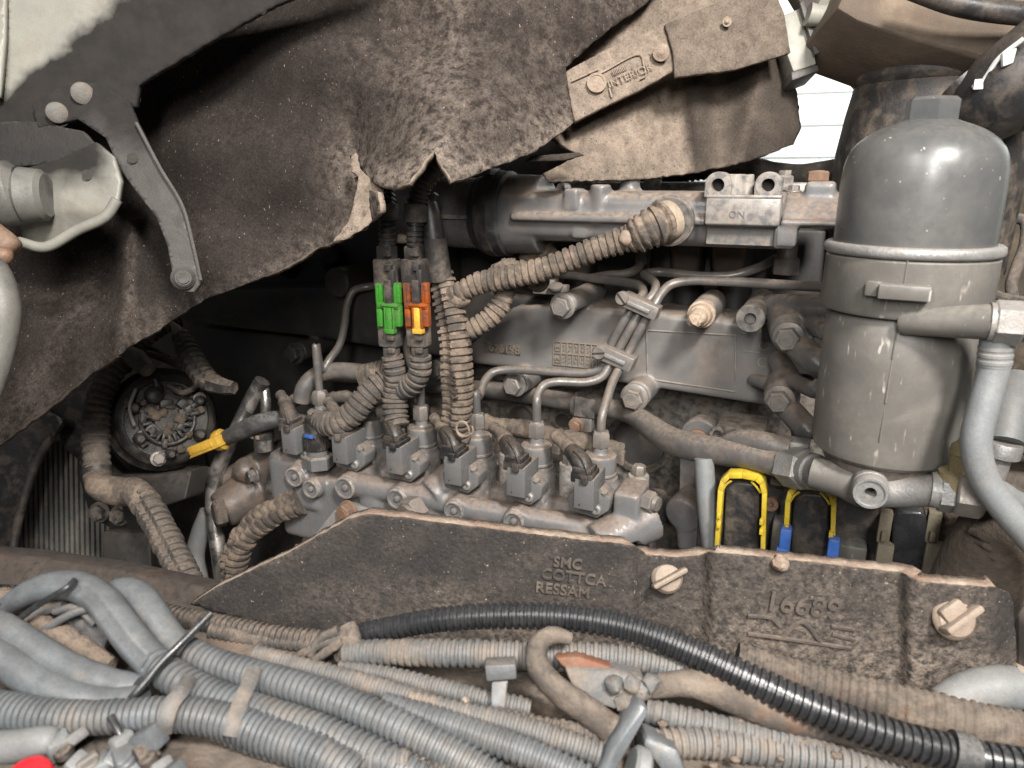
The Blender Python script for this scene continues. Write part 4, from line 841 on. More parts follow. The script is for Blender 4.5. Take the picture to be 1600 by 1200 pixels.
bm = NB(); tube(bm, AP([(657, 556, .716), (656, 580, .717), (645, 600, .718), (628, 610, .72)]), [.0125, .0135, .014, .013], 18, pitch=.008, amp=.16, jit=.05); obj('dusty_conduit', bm, m_greyl, t2, 50)
t3 = thing('plain_connector', A(685, 435, .735), 'slim all black inline connector on top of the dusty upright harness', 'connector', 'inline harness connectors')
bm = NB(); tube(bm, AP([(668, 312, .735), (672, 330, .735), (676, 360, .735), (680, 392, .735)]), [.0085, .011, .0125, .0135], 16); obj('upper_sleeve', bm, m_blk, t3, 40)
bm = NB(); tube(bm, AP([(680, 390, .735), (684, 415, .737), (688, 436, .74)]), [.0148, .0145, .0145], 16); tube(bm, AP([(679, 372, .735), (680, 394, .735)]), .0145, 16); obj('lower_sleeve', bm, m_blkd, t3, 40)
bm = NB(); tube(bm, AP([(672, 300, .74), (665, 318, .737), (662, 318, .74)]), .0035, 8); tube(bm, AP([(682, 303, .735), (676, 312, .735), (660, 314, .738)]), .0035, 8); obj('wire', bm, m_blk, t3)
bm = NB(); lump(bm, A(626, 373, .75), .006, 3, 2, .2, (2, 1, 1)); solo('wire_end_cap', bm, m_wing, 'tiny pale cap between the two black conduits above the connectors', 'cap', smooth=80)

# left dusty loom from knurled plug up behind the green connector
t = thing('bent_loom', A(510, 670, .71), 'dark dusty corrugated loom curving from the black knurled plug', 'cable loom')
bm = NB(); tube(bm, AP([(498, 655, .705), (510, 662, .698), (530, 660, .695), (552, 645, .70), (572, 620, .71), (590, 603, .72), (612, 590, .735)]), [.0125, .0155, .0165, .016, .0165, .0165, .015], 18, pitch=.0085, amp=.17, jit=.05); obj('loom', bm, m_greyl, t, 50)
bm = NB(); tube(bm, AP([(565, 590, .735), (585, 585, .74), (610, 582, .745)]), .017, 14, pitch=.006, amp=.1, jit=.06); obj('frayed_sleeve', bm, m_tanl, t, 50)
t = thing('clear_hose', A(475, 640, .76), 'dusty clear bent hose arching left behind the first unit pump', 'hose')
bm = NB(); tube(bm, AP([(470, 628, .765), (476, 605, .77), (492, 588, .78), (520, 580, .79), (570, 582, .79)]), .012, 16); obj('hose', bm, m_pipe, t, 80)
t = thing('knurled_connector', A(503, 735, .71), 'black knurled round connector with a blue spot at the pump left end', 'connector')
p = A(496, 700, .705); k = w(1, p); bm = NB(); prof = [(0, 17), (1, 19.5), (24, 19.5), (26, 17), (30, 14), (38, 13), (40, 0)]
lathe(bm, p, AZ, [(a*k, r*k) for a, r in prof], 40)
for i in range(26): a = 2*pi*i/26; bx(bm, p+V((cos(a)*19.6*k, sin(a)*19.6*k, 12.5*k)), 2.6*k, 2.0*k, 22*k, .0003, Matrix.Rotation(a, 3, 'Z'))
obj('knurled_ring', bm, m_blk, t)
bm = NB(); bx(bm, p+V((.002, -20*k, 26*k)), 16*k, 5*k, 5*k, .0006); obj('blue_mark', bm, m_blue, t)
bm = NB(); bx(bm, p+V((0, .0, 44*k)), 26*k, 24*k, 18*k, .003); bx(bm, p+V((10*k, 0, 52*k)), 20*k, 20*k, 18*k, .003); obj('connector_back', bm, m_blk, t)
bm = NB(); lathe(bm, p, AZ, [(-10*k, 17*k), (-7*k, 17*k), (-1*k, 16*k)], 26); hexa(bm, p-AZ*(32*k), AZ, 24*k, 22*k, .2); obj('hex_base', bm, m_block, t)
# ================================================================== LEFT: dipstick, steel pipes, fittings
t = thing('dipstick', A(345, 700, .70), 'yellow dipstick handle on a black tube at the left of the pump', 'dipstick')
bm = NB(); tube(bm, AP([(350, 686, .71), (375, 674, .71), (405, 661, .715), (435, 656, .73), (480, 662, .76)]), [.0105, .0125, .0128, .0125, .012], 18); obj('tube', bm, m_rub, t, 80)
p = A(343, 688, .705); d = V((.75, .25, .32)).normalized(); R = w(17, p)
bm = NB(); lathe(bm, p-d*.008, d, [(0, R*.72), (.003, R*.9), (.008, R), (.014, R), (.016, R*.8), (.016, 0)], 26); obj('handle_cap', bm, m_oran, t)
bm = NB(); a, b = A(295, 708, .69), A(345, 688, .695); dd = (b-a).normalized(); M = Matrix((dd, AY, dd.cross(AY))).transposed(); bx(bm, (a+b)/2, (b-a).length, .014, w(18, a), .0025, M); bx(bm, (a+b)/2-AY*.007, (b-a).length*.7, .003, w(8, a), .001, M); obj('handle_grip', bm, m_oran, t)
bm = NB(); tube(bm, AP([(410, 595, .77), (398, 615, .765), (383, 645, .755), (366, 680, .74), (350, 710, .73), (337, 745, .72), (333, 785, .71), (337, 830, .70), (344, 880, .69), (350, 930, .69)]), w(12, A(360, 700, .73)), 20); solo('steel_pipe', bm, m_steel, 'shiny bent steel pipe passing down behind the yellow dipstick handle', 'pipe', smooth=80)
bm = NB(); tube(bm, AP([(405, 598, .78), (412, 606, .775), (415, 625, .77), (415, 665, .765)]), w(8, A(412, 620, .77)), 16); solo('steel_pipe', bm, m_steel, 'thin short upright steel pipe above the black capped fitting', 'pipe', smooth=80)
bm = NB(); tube(bm, AP([(326, 800, .72), (312, 835, .71), (305, 870, .70), (312, 910, .69)]), w(14, A(312, 835, .71)), 18); solo('steel_pipe', bm, m_hose, 'bluish grey pipe bend low on the left behind the steel pipe', 'pipe', smooth=80)
t = thing('capped_fitting', A(413, 706, .73), 'small bright steel fitting with a black cap left of the pump', 'fitting')
p = A(413, 702, .73); k = w(1, p); bm = NB(); lathe(bm, p, AZ, [(0, 15*k), (20*k, 15*k), (21*k, 14*k), (21*k, 0)], 26); obj('fitting_body', bm, m_steel, t)
bm = NB(); lathe(bm, p+AZ*(20*k), AZ, [(0, 17*k), (9*k, 17.5*k), (14*k, 12*k), (14*k, 0)], 26); obj('black_cap', bm, m_blk, t)
bm = NB(); bx(bm, p+V((-6*k, -17*k, 26*k)), 6*k, 3*k, 6*k, .0004); bx(bm, p+V((5*k, -17*k, 26*k)), 6*k, 3*k, 6*k, .0004); obj('pale_mark', bm, m_wing, t)
t = thing('pump_adapter', A(390, 790, .74), 'oily brown cast adapter joining the pump left end with bolts', 'adapter')
bm = NB()
prism(bm, AP([(345, 735, .735), (395, 705, .74), (432, 704, .74), (436, 770, .735), (415, 790, .73), (370, 800, .73), (340, 775, .73)]), (0, .1, 0), .006)
cyl(bm, A(345, 800, .70), A(400, 760, .75), .028, .034, 24, .003); cyl(bm, A(300, 738, .72), A(370, 748, .74), .012, .014, 20, .002); lump(bm, A(385, 735, .73), .02, 2, 2, .2)
obj('adapter_casting', remeshed(bm, .0024, 5), mat('oily_brown_casting', (.085, .075, .068), dust=(.2, .14, .1), amt=.5, top=.4, rough=.3, ns=24, rust=.4), t, 50)
p = A(398, 742, .715); bolt(t, p, (-.3, -1, 0), w(10, p), m_steel)
bm = NB(); hexa(bm, A(352, 800, .692), (-.5, -.8, 0), .02, .016); obj('union_nut', bm, m_blkd, t)
bm = NB(); lathe(bm, A(303, 741, .715), (-1, -.4, 0), [(0, .014), (.012, .014), (.015, .01), (.015, 0)], 20); obj('end_cap', bm, m_bolt, t)
bm = NB(); prism(bm, AP([(422, 708, .70), (436, 700, .70), (436, 775, .70), (422, 790, .70), (414, 770, .70)]), (0, .01, 0), .001); obj('bright_bracket', bm, m_steel, t)

# conduits on the left
t = thing('upright_conduit', A(152, 745, .72), 'tall flattened ribbed tan conduit bent at the far left beside the alternator', 'conduit')
bm = NB(); tube(bm, DP([(182, 572, 1.0), (165, 600, .985), (152, 640, .97), (150, 690, .955), (152, 740, .94)]), [.016, .0168, .0175, .0175, .017], 18, pitch=.0095, amp=.1, jit=.05, flat=.8); obj('ribbed_section', bm, m_greyl, t, 45)
bm = NB(); tube(bm, DP([(152, 738, .94), (158, 760, .92), (185, 768, .91), (212, 770, .90), (232, 792, .885)]), [.017, .0175, .018, .018, .0178], 18, jit=.03); obj('taped_bend', bm, m_tanl, t, 60)
bm = NB(); tube(bm, DP([(222, 778, .89), (245, 815, .87), (268, 860, .85), (292, 905, .83), (320, 960, .82)]), .0175, 18, pitch=.0095, amp=.13, slit=.3, jit=.06); obj('split_section', bm, m_greyl, t, 45)
bm = NB(); a, b = D(151, 733, .938), D(152, 741, .936); lathe(bm, a, b-a, [(0, .017), (0, .0186), ((b-a).length, .0186), ((b-a).length, .017)], 20); obj('black_band', bm, m_blk, t)
bm = NB(); tube(bm, AP([(470, 782, .70), (440, 795, .69), (405, 815, .68), (378, 845, .67), (366, 880, .665), (366, 930, .66)]), .0185, 18, pitch=.0115, amp=.17, slit=.4, jit=.09); solo('short_conduit', bm, m_tanl, 'short thick tan ribbed conduit curving down under the pump left end', 'conduit', smooth=45)
t = thing('braid_end', D(320, 590, 1.0), 'black ribbed cable sleeve with a rusty tip hanging above the alternator', 'cable')
bm = NB(); tube(bm, DP([(283, 525, 1.02), (300, 560, 1.0), (320, 590, .985), (338, 602, .98)]), [.013, .0165, .016, .013], 16, pitch=.010, amp=.13, slit=.5); obj('sleeve', bm, m_blkd, t, 45)
bm = NB(); tube(bm, DP([(268, 504, 1.03), (276, 515, 1.025), (286, 530, 1.02)]), [.003, .007, .0085], 12); obj('rusty_tip', bm, m_wing, t, 60)
bm = NB(); tube(bm, DP([(332, 598, .98), (350, 604, .97), (366, 606, .965)]), [.014, .012, .009], 6); obj('end_plug', bm, m_blkd, t)
bm = NB(); tube(bm, DP([(190, 575, 1.0), (215, 540, 1.02), (250, 512, 1.04), (280, 498, 1.06)]), .013, 14, pitch=.009, amp=.15); solo('corrugated_cable', bm, m_blkd, 'black corrugated cable running up along the liner edge at left', 'cable', smooth=45)
t = thing('terminal_boot', D(225, 580, 1.0), 'dull brown rubber boot and wires on top of the alternator', 'boot')
bm = NB(); tube(bm, DP([(192, 548, 1.0), (212, 560, .99), (232, 578, .98)]), [.009, .014, .011], 14); obj('boot', bm, m_greyl, t, 60)
bm = NB(); tube(bm, DP([(195, 545, 1.02), (230, 552, 1.02), (260, 562, 1.02), (290, 575, 1.02)]), .005, 8); tube(bm, DP([(200, 535, 1.04), (240, 548, 1.04), (262, 560, 1.03)]), .005, 8); obj('wire', bm, m_blkd, t)

# ================================================================== ALTERNATOR
c = D(262, 655, 1.0); ax = (-c.normalized()*.8+V((.45, -.1, .1))).normalized(); R = w(68, c); u, v, _ = frame(ax)
def al(a, b, h=0): return c+u*(a*R)+v*(b*R)+ax*h
t = thing('alternator', al(0, 0, -.1)-AZ*R, 'round dark grimy alternator with slotted back face at the left', 'alternator')
m_alt = mat('grimy_shaded_metal', (.02, .019, .018), dust=(.14, .115, .09), amt=.35, top=.3, rough=.38, ns=40, metal=.3)  # grime plus the liner's shadow, both mixed into the base colour
bm = NB(); lathe(bm, c-ax*.12, ax, [(0, R*.95), (.05, R*1.22), (.085, R*1.22), (.09, R*1.1), (.112, R*1.08), (.118, R*1.0), (.12, R*.9), (.116, R*.88), (.116, R*.3), (.122, R*.28), (.122, 0)], 44); obj('housing', bm, m_alt, t)
bm = NB(); ang = [2.6+i*.29+random.uniform(-.05, .05) for i in range(15)]
for a in ang: M = Matrix((u*cos(a)+v*sin(a), v*cos(a)-u*sin(a), ax)).transposed(); bx(bm, al(cos(a)*.44, sin(a)*.44, .001), R*.2, R*.07, .012, .001, M)
tube(bm, [al(cos(a)*.57, sin(a)*.57, .002) for a in [2.5+i*.35 for i in range(13)]], .003, 8); obj('vent_ring', bm, m_alt, t)
for a, r, s in ((1.9, .62, .2), (.4, .8, .13), (2.6, .75, .13), (3.6, .72, .14), (4.6, .8, .12), (5.6, .78, .14), (1.1, .7, .12)):
    bm = NB(); lathe(bm, al(cos(a)*r, sin(a)*r, -.004), ax, [(0, R*s), (.012, R*s), (.016, R*s*.8), (.018, R*s*.5), (.018, 0)], 18); obj('terminal', bm, m_alt, t)
random.seed(9)
for i in range(20):
    a = random.uniform(0, 6.28); r = random.uniform(.3, .86); bm = NB(); M = Matrix((u*cos(a)+v*sin(a), v*cos(a)-u*sin(a), ax)).transposed(); bx(bm, al(cos(a)*r, sin(a)*r, .0), R*random.uniform(.12, .25), R*random.uniform(.08, .3), .014, .0015, M); obj('bracket_tab', bm, m_alt, t)
bm = NB()
for i in range(14): a = random.uniform(0, 6.28); q_ = random.uniform(.1, .9); lump(bm, al(cos(a)*q_, sin(a)*q_, .002), R*random.uniform(.06, .14), i, 2, .5)
setp(obj('caked_grime', bm, m_mud, t, 70), kind='stuff')
bm = NB(); tube(bm, [al(.1, .75, .01), al(.35, .55, .022), al(.6, .6, .018), al(.8, .75, .0)], .004, 8); obj('wire', bm, m_blkd, t)
bm = NB(); tube(bm, [al(-.55, .8, .01), al(-.75, .4, .012), al(-.72, 0, .01)], .0022, 8); obj('wire', bm, m_bolt, t)
p = al(.75, .35, .004); bolt(t, p, ax, R*.11, m_bolt)
p = al(-.35, -.85, .0); bolt(t, p, ax, R*.13, m_bolt)
# mount under the alternator
t = thing('alternator_mount', D(190, 880, 1.0), 'dark cast alternator mount with two bolts above the radiator edge', 'bracket')
bm = NB(); prism(bm, DP([(130, 700, 1.05), (170, 745, 1.02), (240, 742, 1.0), (300, 735, .98), (290, 780, .97), (230, 800, .98), (225, 830, 1.0), (170, 825, 1.02), (140, 810, 1.03), (120, 740, 1.05)]), fwd*.06, .004); obj('mount_casting', bm, m_dark, t)
for q in ((156, 800), (188, 805)): bolt(t, D(*q, 1.005), -fwd, .011, m_castd)
bm = NB(); prism(bm, DP([(158, 830, .98), (235, 832, .96), (240, 960, .94), (155, 960, .96)]), fwd*.08, .006); obj('mount_leg', bm, m_dark, t)

# ================================================================== RADIATOR AND SHROUD
t = thing('radiator', D(80, 880, 1.15), 'dim radiator core with upright fins low at the far left', 'radiator')
def q(x, y, d=1.15): return D(x, y, d)
bm = NB(); prism(bm, [q(-60, 690, 1.17), q(150, 690, 1.17), q(165, 960, 1.17), q(-60, 960, 1.17)], fwd*.03, .001); obj('core', bm, m_black, t)
bm = NB()
for i in range(24): x = -20+i*8; prism(bm, [q(x, 690, 1.155), q(x+4.5, 690, 1.155), q(x+4.5+4, 950, 1.155), q(x+4, 950, 1.155)], fwd*.015, 0)
setp(obj('fin', bm, m_fin, t), kind='stuff')
t = thing('fan_shroud', D(40, 880, 1.1), 'curved black fan shroud rim in front of the radiator', 'shroud')
bm = NB(); tube(bm, DP([(95, 660, 1.1), (62, 715, 1.09), (38, 780, 1.08), (22, 850, 1.07), (20, 930, 1.06)]), .006, 12); obj('rim', bm, m_blkd, t)
bm = sheet_mesh([(-80, 560), (100, 655), (65, 712), (40, 780), (24, 850), (20, 940), (-80, 940)], lambda x, y: 1.09, 14, 0, .0005); o = obj('shroud_skin', bm, m_blk, t, 60, False); s = o.modifiers.new('thickness', 'SOLIDIFY'); s.thickness = .004; s.offset = -1
bm = sheet_mesh([(60, 590), (170, 590), (190, 700), (150, 740), (100, 700)], lambda x, y: 1.13, 14, 0, .001); o = obj('upper_skin', bm, m_blk, t, 60, False); s = o.modifiers.new('thickness', 'SOLIDIFY'); s.thickness = .004; s.offset = -1

# ================================================================== FELT LINER (big torn sheet)
LO = [(430, -60), (1060, -60), (1015, 0), (950, 48), (884, 105), (896, 190), (880, 204), (830, 240), (770, 262), (738, 274), (706, 283), (698, 268), (686, 252), (678, 236), (670, 244), (655, 266), (640, 285), (618, 294), (596, 292), (576, 280), (556, 254), (545, 240), (550, 262), (562, 268), (560, 280), (576, 296), (590, 300), (594, 330), (565, 356), (545, 370), (500, 385), (440, 420), (400, 437), (320, 468), (260, 505), (150, 578), (60, 648), (-70, 745), (-90, 300), (60, 220), (215, 130)]
fold = [(-80, .80), (60, .80), (200, .81), (300, .80), (545, .775), (556, .768), (572, .745), (620, .715), (670, .70), (720, .712), (800, .73), (900, .755), (1060, .79)]
def liner_d(x, y):
    f1 = lerp_pts(x+(y-150)*-.12*(1 if x > 500 else 0), fold); f0 = lerp_pts(x, [(-80, .80), (300, .80), (480, .785), (700, .745), (900, .765), (1060, .79)]); bl = max(0, min(1, (y-60)/170)); k = f0+(f1-f0)*bl; k += .012*sin(x*.02+y*.013)+.006*sin(y*.035-x*.01)
    k -= .03*max(0, min(1, (y-330)/300))*(1 if x < 500 else 0)+.025*math.exp(-((x-200+(y-420)*.1)/22)**2)*(1 if y > 340 else 0)
    if x > 560: k -= .02*max(0, min(1, (y-180)/110))
    return k
edge = [(0, 690), (150, 578), (320, 470), (440, 420), (500, 385), (594, 330), (590, 300), (560, 280), (545, 240)]; edge2 = [(576, 280), (640, 285), (678, 236), (706, 283), (830, 240), (896, 190)]
def liner_dust(x, y):
    e = min(seg_dist(x, y, edge), 400); e2 = seg_dist(x, y, edge2)
    v = .5*math.exp(-e/26)*(.35+.65*max(0, min(1, (x-150)/350)))+.85*math.exp(-e2/30)
    if x > 470: v += max(0, min(1, (x-470)/150))*(.3+.3*noise.noise(V((x*.012, y*.012, 1)))+.25*noise.noise(V((x*.045, y*.045, 5))))+.35*math.exp(-((x-690+(y-100)*.05)/30)**2)*(.6+.6*noise.noise(V((x*.03, y*.03, 4))))
    v += .4*math.exp(-((x-205-(y-420)*.03)/11)**2)*max(0, min(1, (y-330)/60))+.22*math.exp(-((x-150+(y-430)*.6)/22)**2)*max(0, min(1, (y-370)/60))
    if x < 470: v += .1*noise.noise(V((x*.015, y*.015, 9)))
    return max(0, v)
o = sheet('felt_liner', LO, liner_d, 8, m_felt, .006, jag=1.6, rough=.0013, dust=liner_dust, rim=m_flap)
setp(o, 'large torn dark brown felt liner hanging across the top left', 'liner')
bm = sheet_mesh([(548, 246), (556, 238), (562, 262), (580, 280), (598, 296), (600, 320), (575, 352), (540, 374), (520, 378), (545, 345), (552, 320), (556, 300), (560, 276), (548, 268)], lambda x, y: .742, 6, 1.5, .004, lambda x, y: .9)
o = setp(obj('torn_flap', bm, m_flap, None, 60, False), 'small torn tan shred of lining at the ripped notch', 'lining shred'); s = o.modifiers.new('thickness', 'SOLIDIFY'); s.thickness = .003
# right flap of the liner with the stamped panel
FO = [(800, -60), (1230, -60), (1215, 0), (1232, 90), (1246, 150), (1252, 200), (1240, 226), (1168, 252), (1085, 270), (1000, 280), (856, 284), (846, 272), (905, 243), (860, 215), (830, 190), (800, 60)]
def flap_d(x, y):
    k = .80+.00016*(x-850)+.0006*max(0, 870-x); s = (y-(190-(x-890)*.5)); k += .03*math.exp(-((s+10)/22)**2)
    tt = max(0, min(1, (x-(1050+(y-130)*.12))/55)); tt = tt*tt*(3-2*tt)*max(0, min(1, s/30)); k -= tt*(.022-.016*sin((x-1090)*.045))
    return k+.003*sin(x*.05)
def flap_dust_and_shade(x, y):
    s = (y-(190-(x-890)*.5)); sm = lambda v, a, b: max(0, min(1, (v-a)/(b-a)))
    dk = sm(x-(1062+(y-130)*.13), -4, 8)*sm(s, 4, 22)
    a = .06+.3*math.exp(-((x-1122)/14)**2)+.1*noise.noise(V((x*.02, y*.02, 2)))+.25*math.exp(-((x-1180+(y-150)*.25)/8)**2)
    b = .8+.25*noise.noise(V((x*.012, y*.012, 6)))-.5*math.exp(-(s/9)**2)  # last term paints the fold's shadow as a band with less dust
    return a*dk+b*(1-dk)
t = thing('liner_flap', D(1040, 300, .82), 'dusty tan flap of lining with stamped plate, upper right of centre', 'liner')
o = sheet('flap_sheet', FO, flap_d, 6, m_flap, .006, t, jag=1.2, rough=.001, dust=flap_dust_and_shade, rim=m_felt)
bm = sheet_mesh([(884, 112), (950, 76), (1040, 38), (1055, 108), (1000, 140), (940, 168), (898, 190), (890, 150)], lambda x, y: .772, 7, .5, .0006, lambda x, y: .82); pn = obj('stamped_plate', bm, m_flap, t, 60, False); s = pn.modifiers.new('thickness', 'SOLIDIFY'); s.thickness = .008; s.offset = -1
bm = sheet_mesh([(1040, 38), (1130, 0), (1200, -40), (1225, 20), (1235, 82), (1150, 108), (1055, 120), (1052, 80)], lambda x, y: .765+.00005*(x-1040), 7, .5, .0012, lambda x, y: .5); st = obj('upper_strip', bm, m_flap, t, 60, False); s = st.modifiers.new('thickness', 'SOLIDIFY'); s.thickness = .006; s.offset = -1
sx = (D(1000, 88, .78)-D(930, 118, .78)).normalized(); sy = (D(960, 90, .78)-D(968, 112, .78)).normalized()
text('stamped_letters', 'INTERIOR', D(952, 138, .7685), sx, sy, .008, .0005, m_flapt, pn); text('stamped_letters', 'IIIIIIIII', D(958, 118, .7685), sx, sy, .005, .0008, m_flapt, pn)
bm = NB(); p = D(932, 130, .7685); n_ = sx.cross(sy).normalized(); lathe(bm, p-n_*.002, n_, [(0, .0105), (.004, .0105), (.004, .008), (.003, .008), (.003, 0)], 26); obj('stamped_ring', bm, m_flapt, pn)
bm = NB(); tube(bm, DP([(935, 116, .769), (1000, 86, .769), (1006, 102, .769), (1009, 118, .769), (1000, 124, .769)]), .0009, 6); tube(bm, DP([(952, 138, .769), (956, 152, .769)]), .0009, 6); tube(bm, DP([(893, 127, .769), (935, 108, .769)]), .0009, 6); obj('stamped_outline', bm, m_flapt, pn)
for q_, r in (((1033, 82), .009), ((1136, 34), .005)):
    bm = NB(); p = D(*q_, .762); lathe(bm, p, -p.normalized(), [(0, r), (.001, r*.95), (.0012, r*.6), (.003, r*.3), (.004, 0)], 22); obj('rivet', bm, m_flapt, t)
bm = sheet_mesh([(830, 244), (905, 238), (912, 242), (880, 250), (820, 252)], lambda x, y: .765, 6, .3, .0005); o = setp(obj('loose_strip', bm, m_flap, None, 60, False), 'thin loose dark strip under the liner edge above the manifold', 'strip'); s = o.modifiers.new('thickness', 'SOLIDIFY'); s.thickness = .003
# ================================================================== UPPER LEFT: cab corner, brackets, strut
m_strut2 = mat('grey_rivet_metal', (.12, .112, .1), amt=.4, top=.2, rough=.6, ns=50)
t = thing('cab_corner', D(60, 130, .72), 'dirty ivory painted cab panel in the top left corner above the sooty bracket', 'panel')
def dsk(o, th, off=-1): s = o.modifiers.new('thickness', 'SOLIDIFY'); s.thickness = th; s.offset = off; return o
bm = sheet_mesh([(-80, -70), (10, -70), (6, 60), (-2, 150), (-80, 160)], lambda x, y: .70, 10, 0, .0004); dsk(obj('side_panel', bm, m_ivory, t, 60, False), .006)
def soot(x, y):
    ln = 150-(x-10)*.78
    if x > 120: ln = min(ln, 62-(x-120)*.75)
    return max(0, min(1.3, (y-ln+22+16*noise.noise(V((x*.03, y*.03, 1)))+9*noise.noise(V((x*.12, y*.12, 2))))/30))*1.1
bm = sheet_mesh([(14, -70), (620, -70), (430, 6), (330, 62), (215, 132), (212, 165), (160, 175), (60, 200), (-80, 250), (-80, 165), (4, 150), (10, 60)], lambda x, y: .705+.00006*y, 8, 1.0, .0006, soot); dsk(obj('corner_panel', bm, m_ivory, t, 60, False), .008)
t = thing('liner_strut', D(295, 455, .73), 'grey dusty flat strut arm bolted to the liner at its lower end', 'strut')
def strut_d(x, y): return .705+.00006*(y-150)
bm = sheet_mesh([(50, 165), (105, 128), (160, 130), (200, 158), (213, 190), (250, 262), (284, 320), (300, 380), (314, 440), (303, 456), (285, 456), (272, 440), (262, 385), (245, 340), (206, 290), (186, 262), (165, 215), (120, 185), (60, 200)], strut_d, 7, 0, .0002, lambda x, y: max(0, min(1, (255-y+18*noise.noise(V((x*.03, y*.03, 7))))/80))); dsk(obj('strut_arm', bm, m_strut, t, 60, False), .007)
for q, r in (((129, 146), 17), ((89, 176), 16)):
    p = D(*q, .703); bm = NB(); R = w(r, p); lathe(bm, p, -p.normalized(), [(0, R), (.0015, R*.95), (.003, R*.7), (.0035, R*.3), (.0035, 0)], 24); obj('rivet', bm, m_strut2, t)
for q, r, d in (((207, 247), 8, .709), ): p = D(*q, d); bm = NB(); lathe(bm, p, -p.normalized(), [(0, w(r, p)), (.0015, w(r, p)), (.0015, 0)], 20); obj('hole', bm, m_black, t)
p = D(286, 434, .717); n_ = -p.normalized(); bm = NB(); R = w(15, p); lathe(bm, p, n_, [(0, R*1.2), (.002, R*1.2), (.0035, R), (.005, R), (.007, R*.8), (.007, R*.62), (.009, R*.6), (.009, R*.25), (.008, 0)], 24); obj('bolt', bm, m_strut, t)
bm = NB(); tube(bm, DP([(213, 192, .704), (250, 262, .707), (285, 322, .711), (301, 380, .715), (314, 438, .719)]), .0018, 8); obj('folded_edge', bm, m_strut, t)
t = thing('ivory_bracket', D(110, 390, .70), 'dirty ivory bent metal bracket with a hole beside the strut', 'bracket')
bm = sheet_mesh([(20, 268), (90, 250), (150, 222), (176, 244), (187, 282), (182, 318), (168, 338), (120, 360), (70, 388), (40, 385), (24, 340)], lambda x, y: .70-.00012*(x-100)+.0004*max(0, y-330), 7, 0, .0003, lambda x, y: max(0, min(1, (300-y+14*noise.noise(V((x*.04, y*.04, 3))))/45))*max(0, min(1, (178-x)/30))+max(0, (60-x)/60)*.4); dsk(obj('bracket_plate', bm, m_ivory, t, 60, False), .006)  # shade on the upper part painted in through the dark dirt layer
bm = NB(); tube(bm, DP([(30, 378, .69), (70, 386, .69), (120, 360, .688), (165, 338, .686), (183, 312, .686)]), .005, 12); obj('rolled_edge', bm, m_ivory, t)
p = D(137, 273, .694); bm = NB(); lathe(bm, p, -p.normalized(), [(0, w(8, p)), (.0015, w(8, p)), (.0015, 0)], 20); obj('hole', bm, m_black, t)
bm = NB(); cyl(bm, D(-40, 310, .68), D(36, 300, .69), .032, .03, 26, .006); cyl(bm, D(30, 305, .685), D(75, 305, .69), .026, .024, 26, .004); obj('pivot_tube', bm, m_pivot, t)
bm = sheet_mesh([(-90, 190), (60, 190), (130, 205), (150, 225), (80, 256), (10, 262), (-90, 275)], lambda x, y: .708, 8, 1, .0006); dsk(setp(obj('sooty_plate', bm, m_sootv, None, 60, False), 'black sooty, shade-darkened plate between cab corner and ivory bracket', 'plate'), .006)
bm = NB(); tube(bm, DP([(-40, 395, .60), (-12, 425, .60), (4, 480, .60), (-8, 560, .60), (-34, 640, .60)]), [.008, .013, .0135, .013, .012], 22); solo('door_hinge_arm', bm, m_pivot, 'pale grey curved hinge arm cut off by the left edge', 'arm', smooth=80)
bm = NB(); tube(bm, DP([(-20, 360, .66), (10, 380, .66), (24, 388, .66)]), [.012, .011, .008], 14); lump(bm, D(6, 400, .655), .008, 1, 2, .2); solo('rusty_pivot', bm, m_rbolt, 'small tan rusty pivot under the ivory bracket at the left edge', 'pivot', smooth=80)

# ================================================================== APRON
AP_O = [(296, 944), (345, 914), (450, 864), (545, 810), (575, 803), (640, 809), (720, 820), (850, 836), (960, 848), (992, 852), (1010, 866), (1060, 870), (1090, 868), (1108, 862), (1200, 870), (1320, 884), (1408, 894), (1436, 908), (1500, 914), (1556, 917), (1576, 926), (1584, 945), (1588, 1020), (1592, 1200), (1200, 1200), (900, 1120), (700, 1060), (520, 1000), (400, 975)]
def apron_d(x, y):
    k = .60-.00006*(x-300)+.00012*(y-870)
    def st(a, b): return max(0, min(1, (x-a)/(b-a)))
    k += .014*(st(986, 1004)-st(1096, 1114)); k -= .012*(st(1404, 1424)); k += .010*st(1556, 1585)
    return k
def apron_dust(x, y):
    e = seg_dist(x, y, [(296, 944), (345, 914), (450, 864), (545, 808), (575, 800), (850, 834), (992, 850), (1010, 864), (1100, 862), (1320, 882), (1408, 892), (1436, 906), (1556, 915)])
    v = .1*math.exp(-e/6)+.45*max(0, min(1, (y-880-(x-600)*.09)/90))*max(0, min(1, (x-450)/200))+.25*max(0, min(1, (x-900)/250))
    v += .25*noise.noise(V((x*.012, y*.02, 3)))+(.5*max(0, noise.noise(V((x*.06, y*.06, 8)))-.25)*max(0, min(1, (x-1150)/200)))+.22*math.exp(-((x-1108)/9)**2)+.3*math.exp(-((x-1445)/22)**2)*(.6+noise.noise(V((x*.03, y*.03, 1))))
    v -= .35*max(0, min(1, (x-1535)/30)); return max(0, v*1.35)
t = thing('apron_panel', D(900, 1000, .58), 'dirty dark moulded apron panel with raised lettering and rusty top edge', 'panel')
o = sheet('apron_sheet', AP_O, apron_d, 8, m_apron, .013, t, jag=.9, rough=.0007, dust=apron_dust, rim=m_rim)
def apt(x, y, off=.0012): return D(x, y, apron_d(x, y)-off)
m_aprt = mat('apron_relief', (.05, .043, .038), dust=(.24, .185, .14), amt=.45, top=.35, rough=.85, ns=30, bump=.4, bs=240, lo=.35, hi=.6)
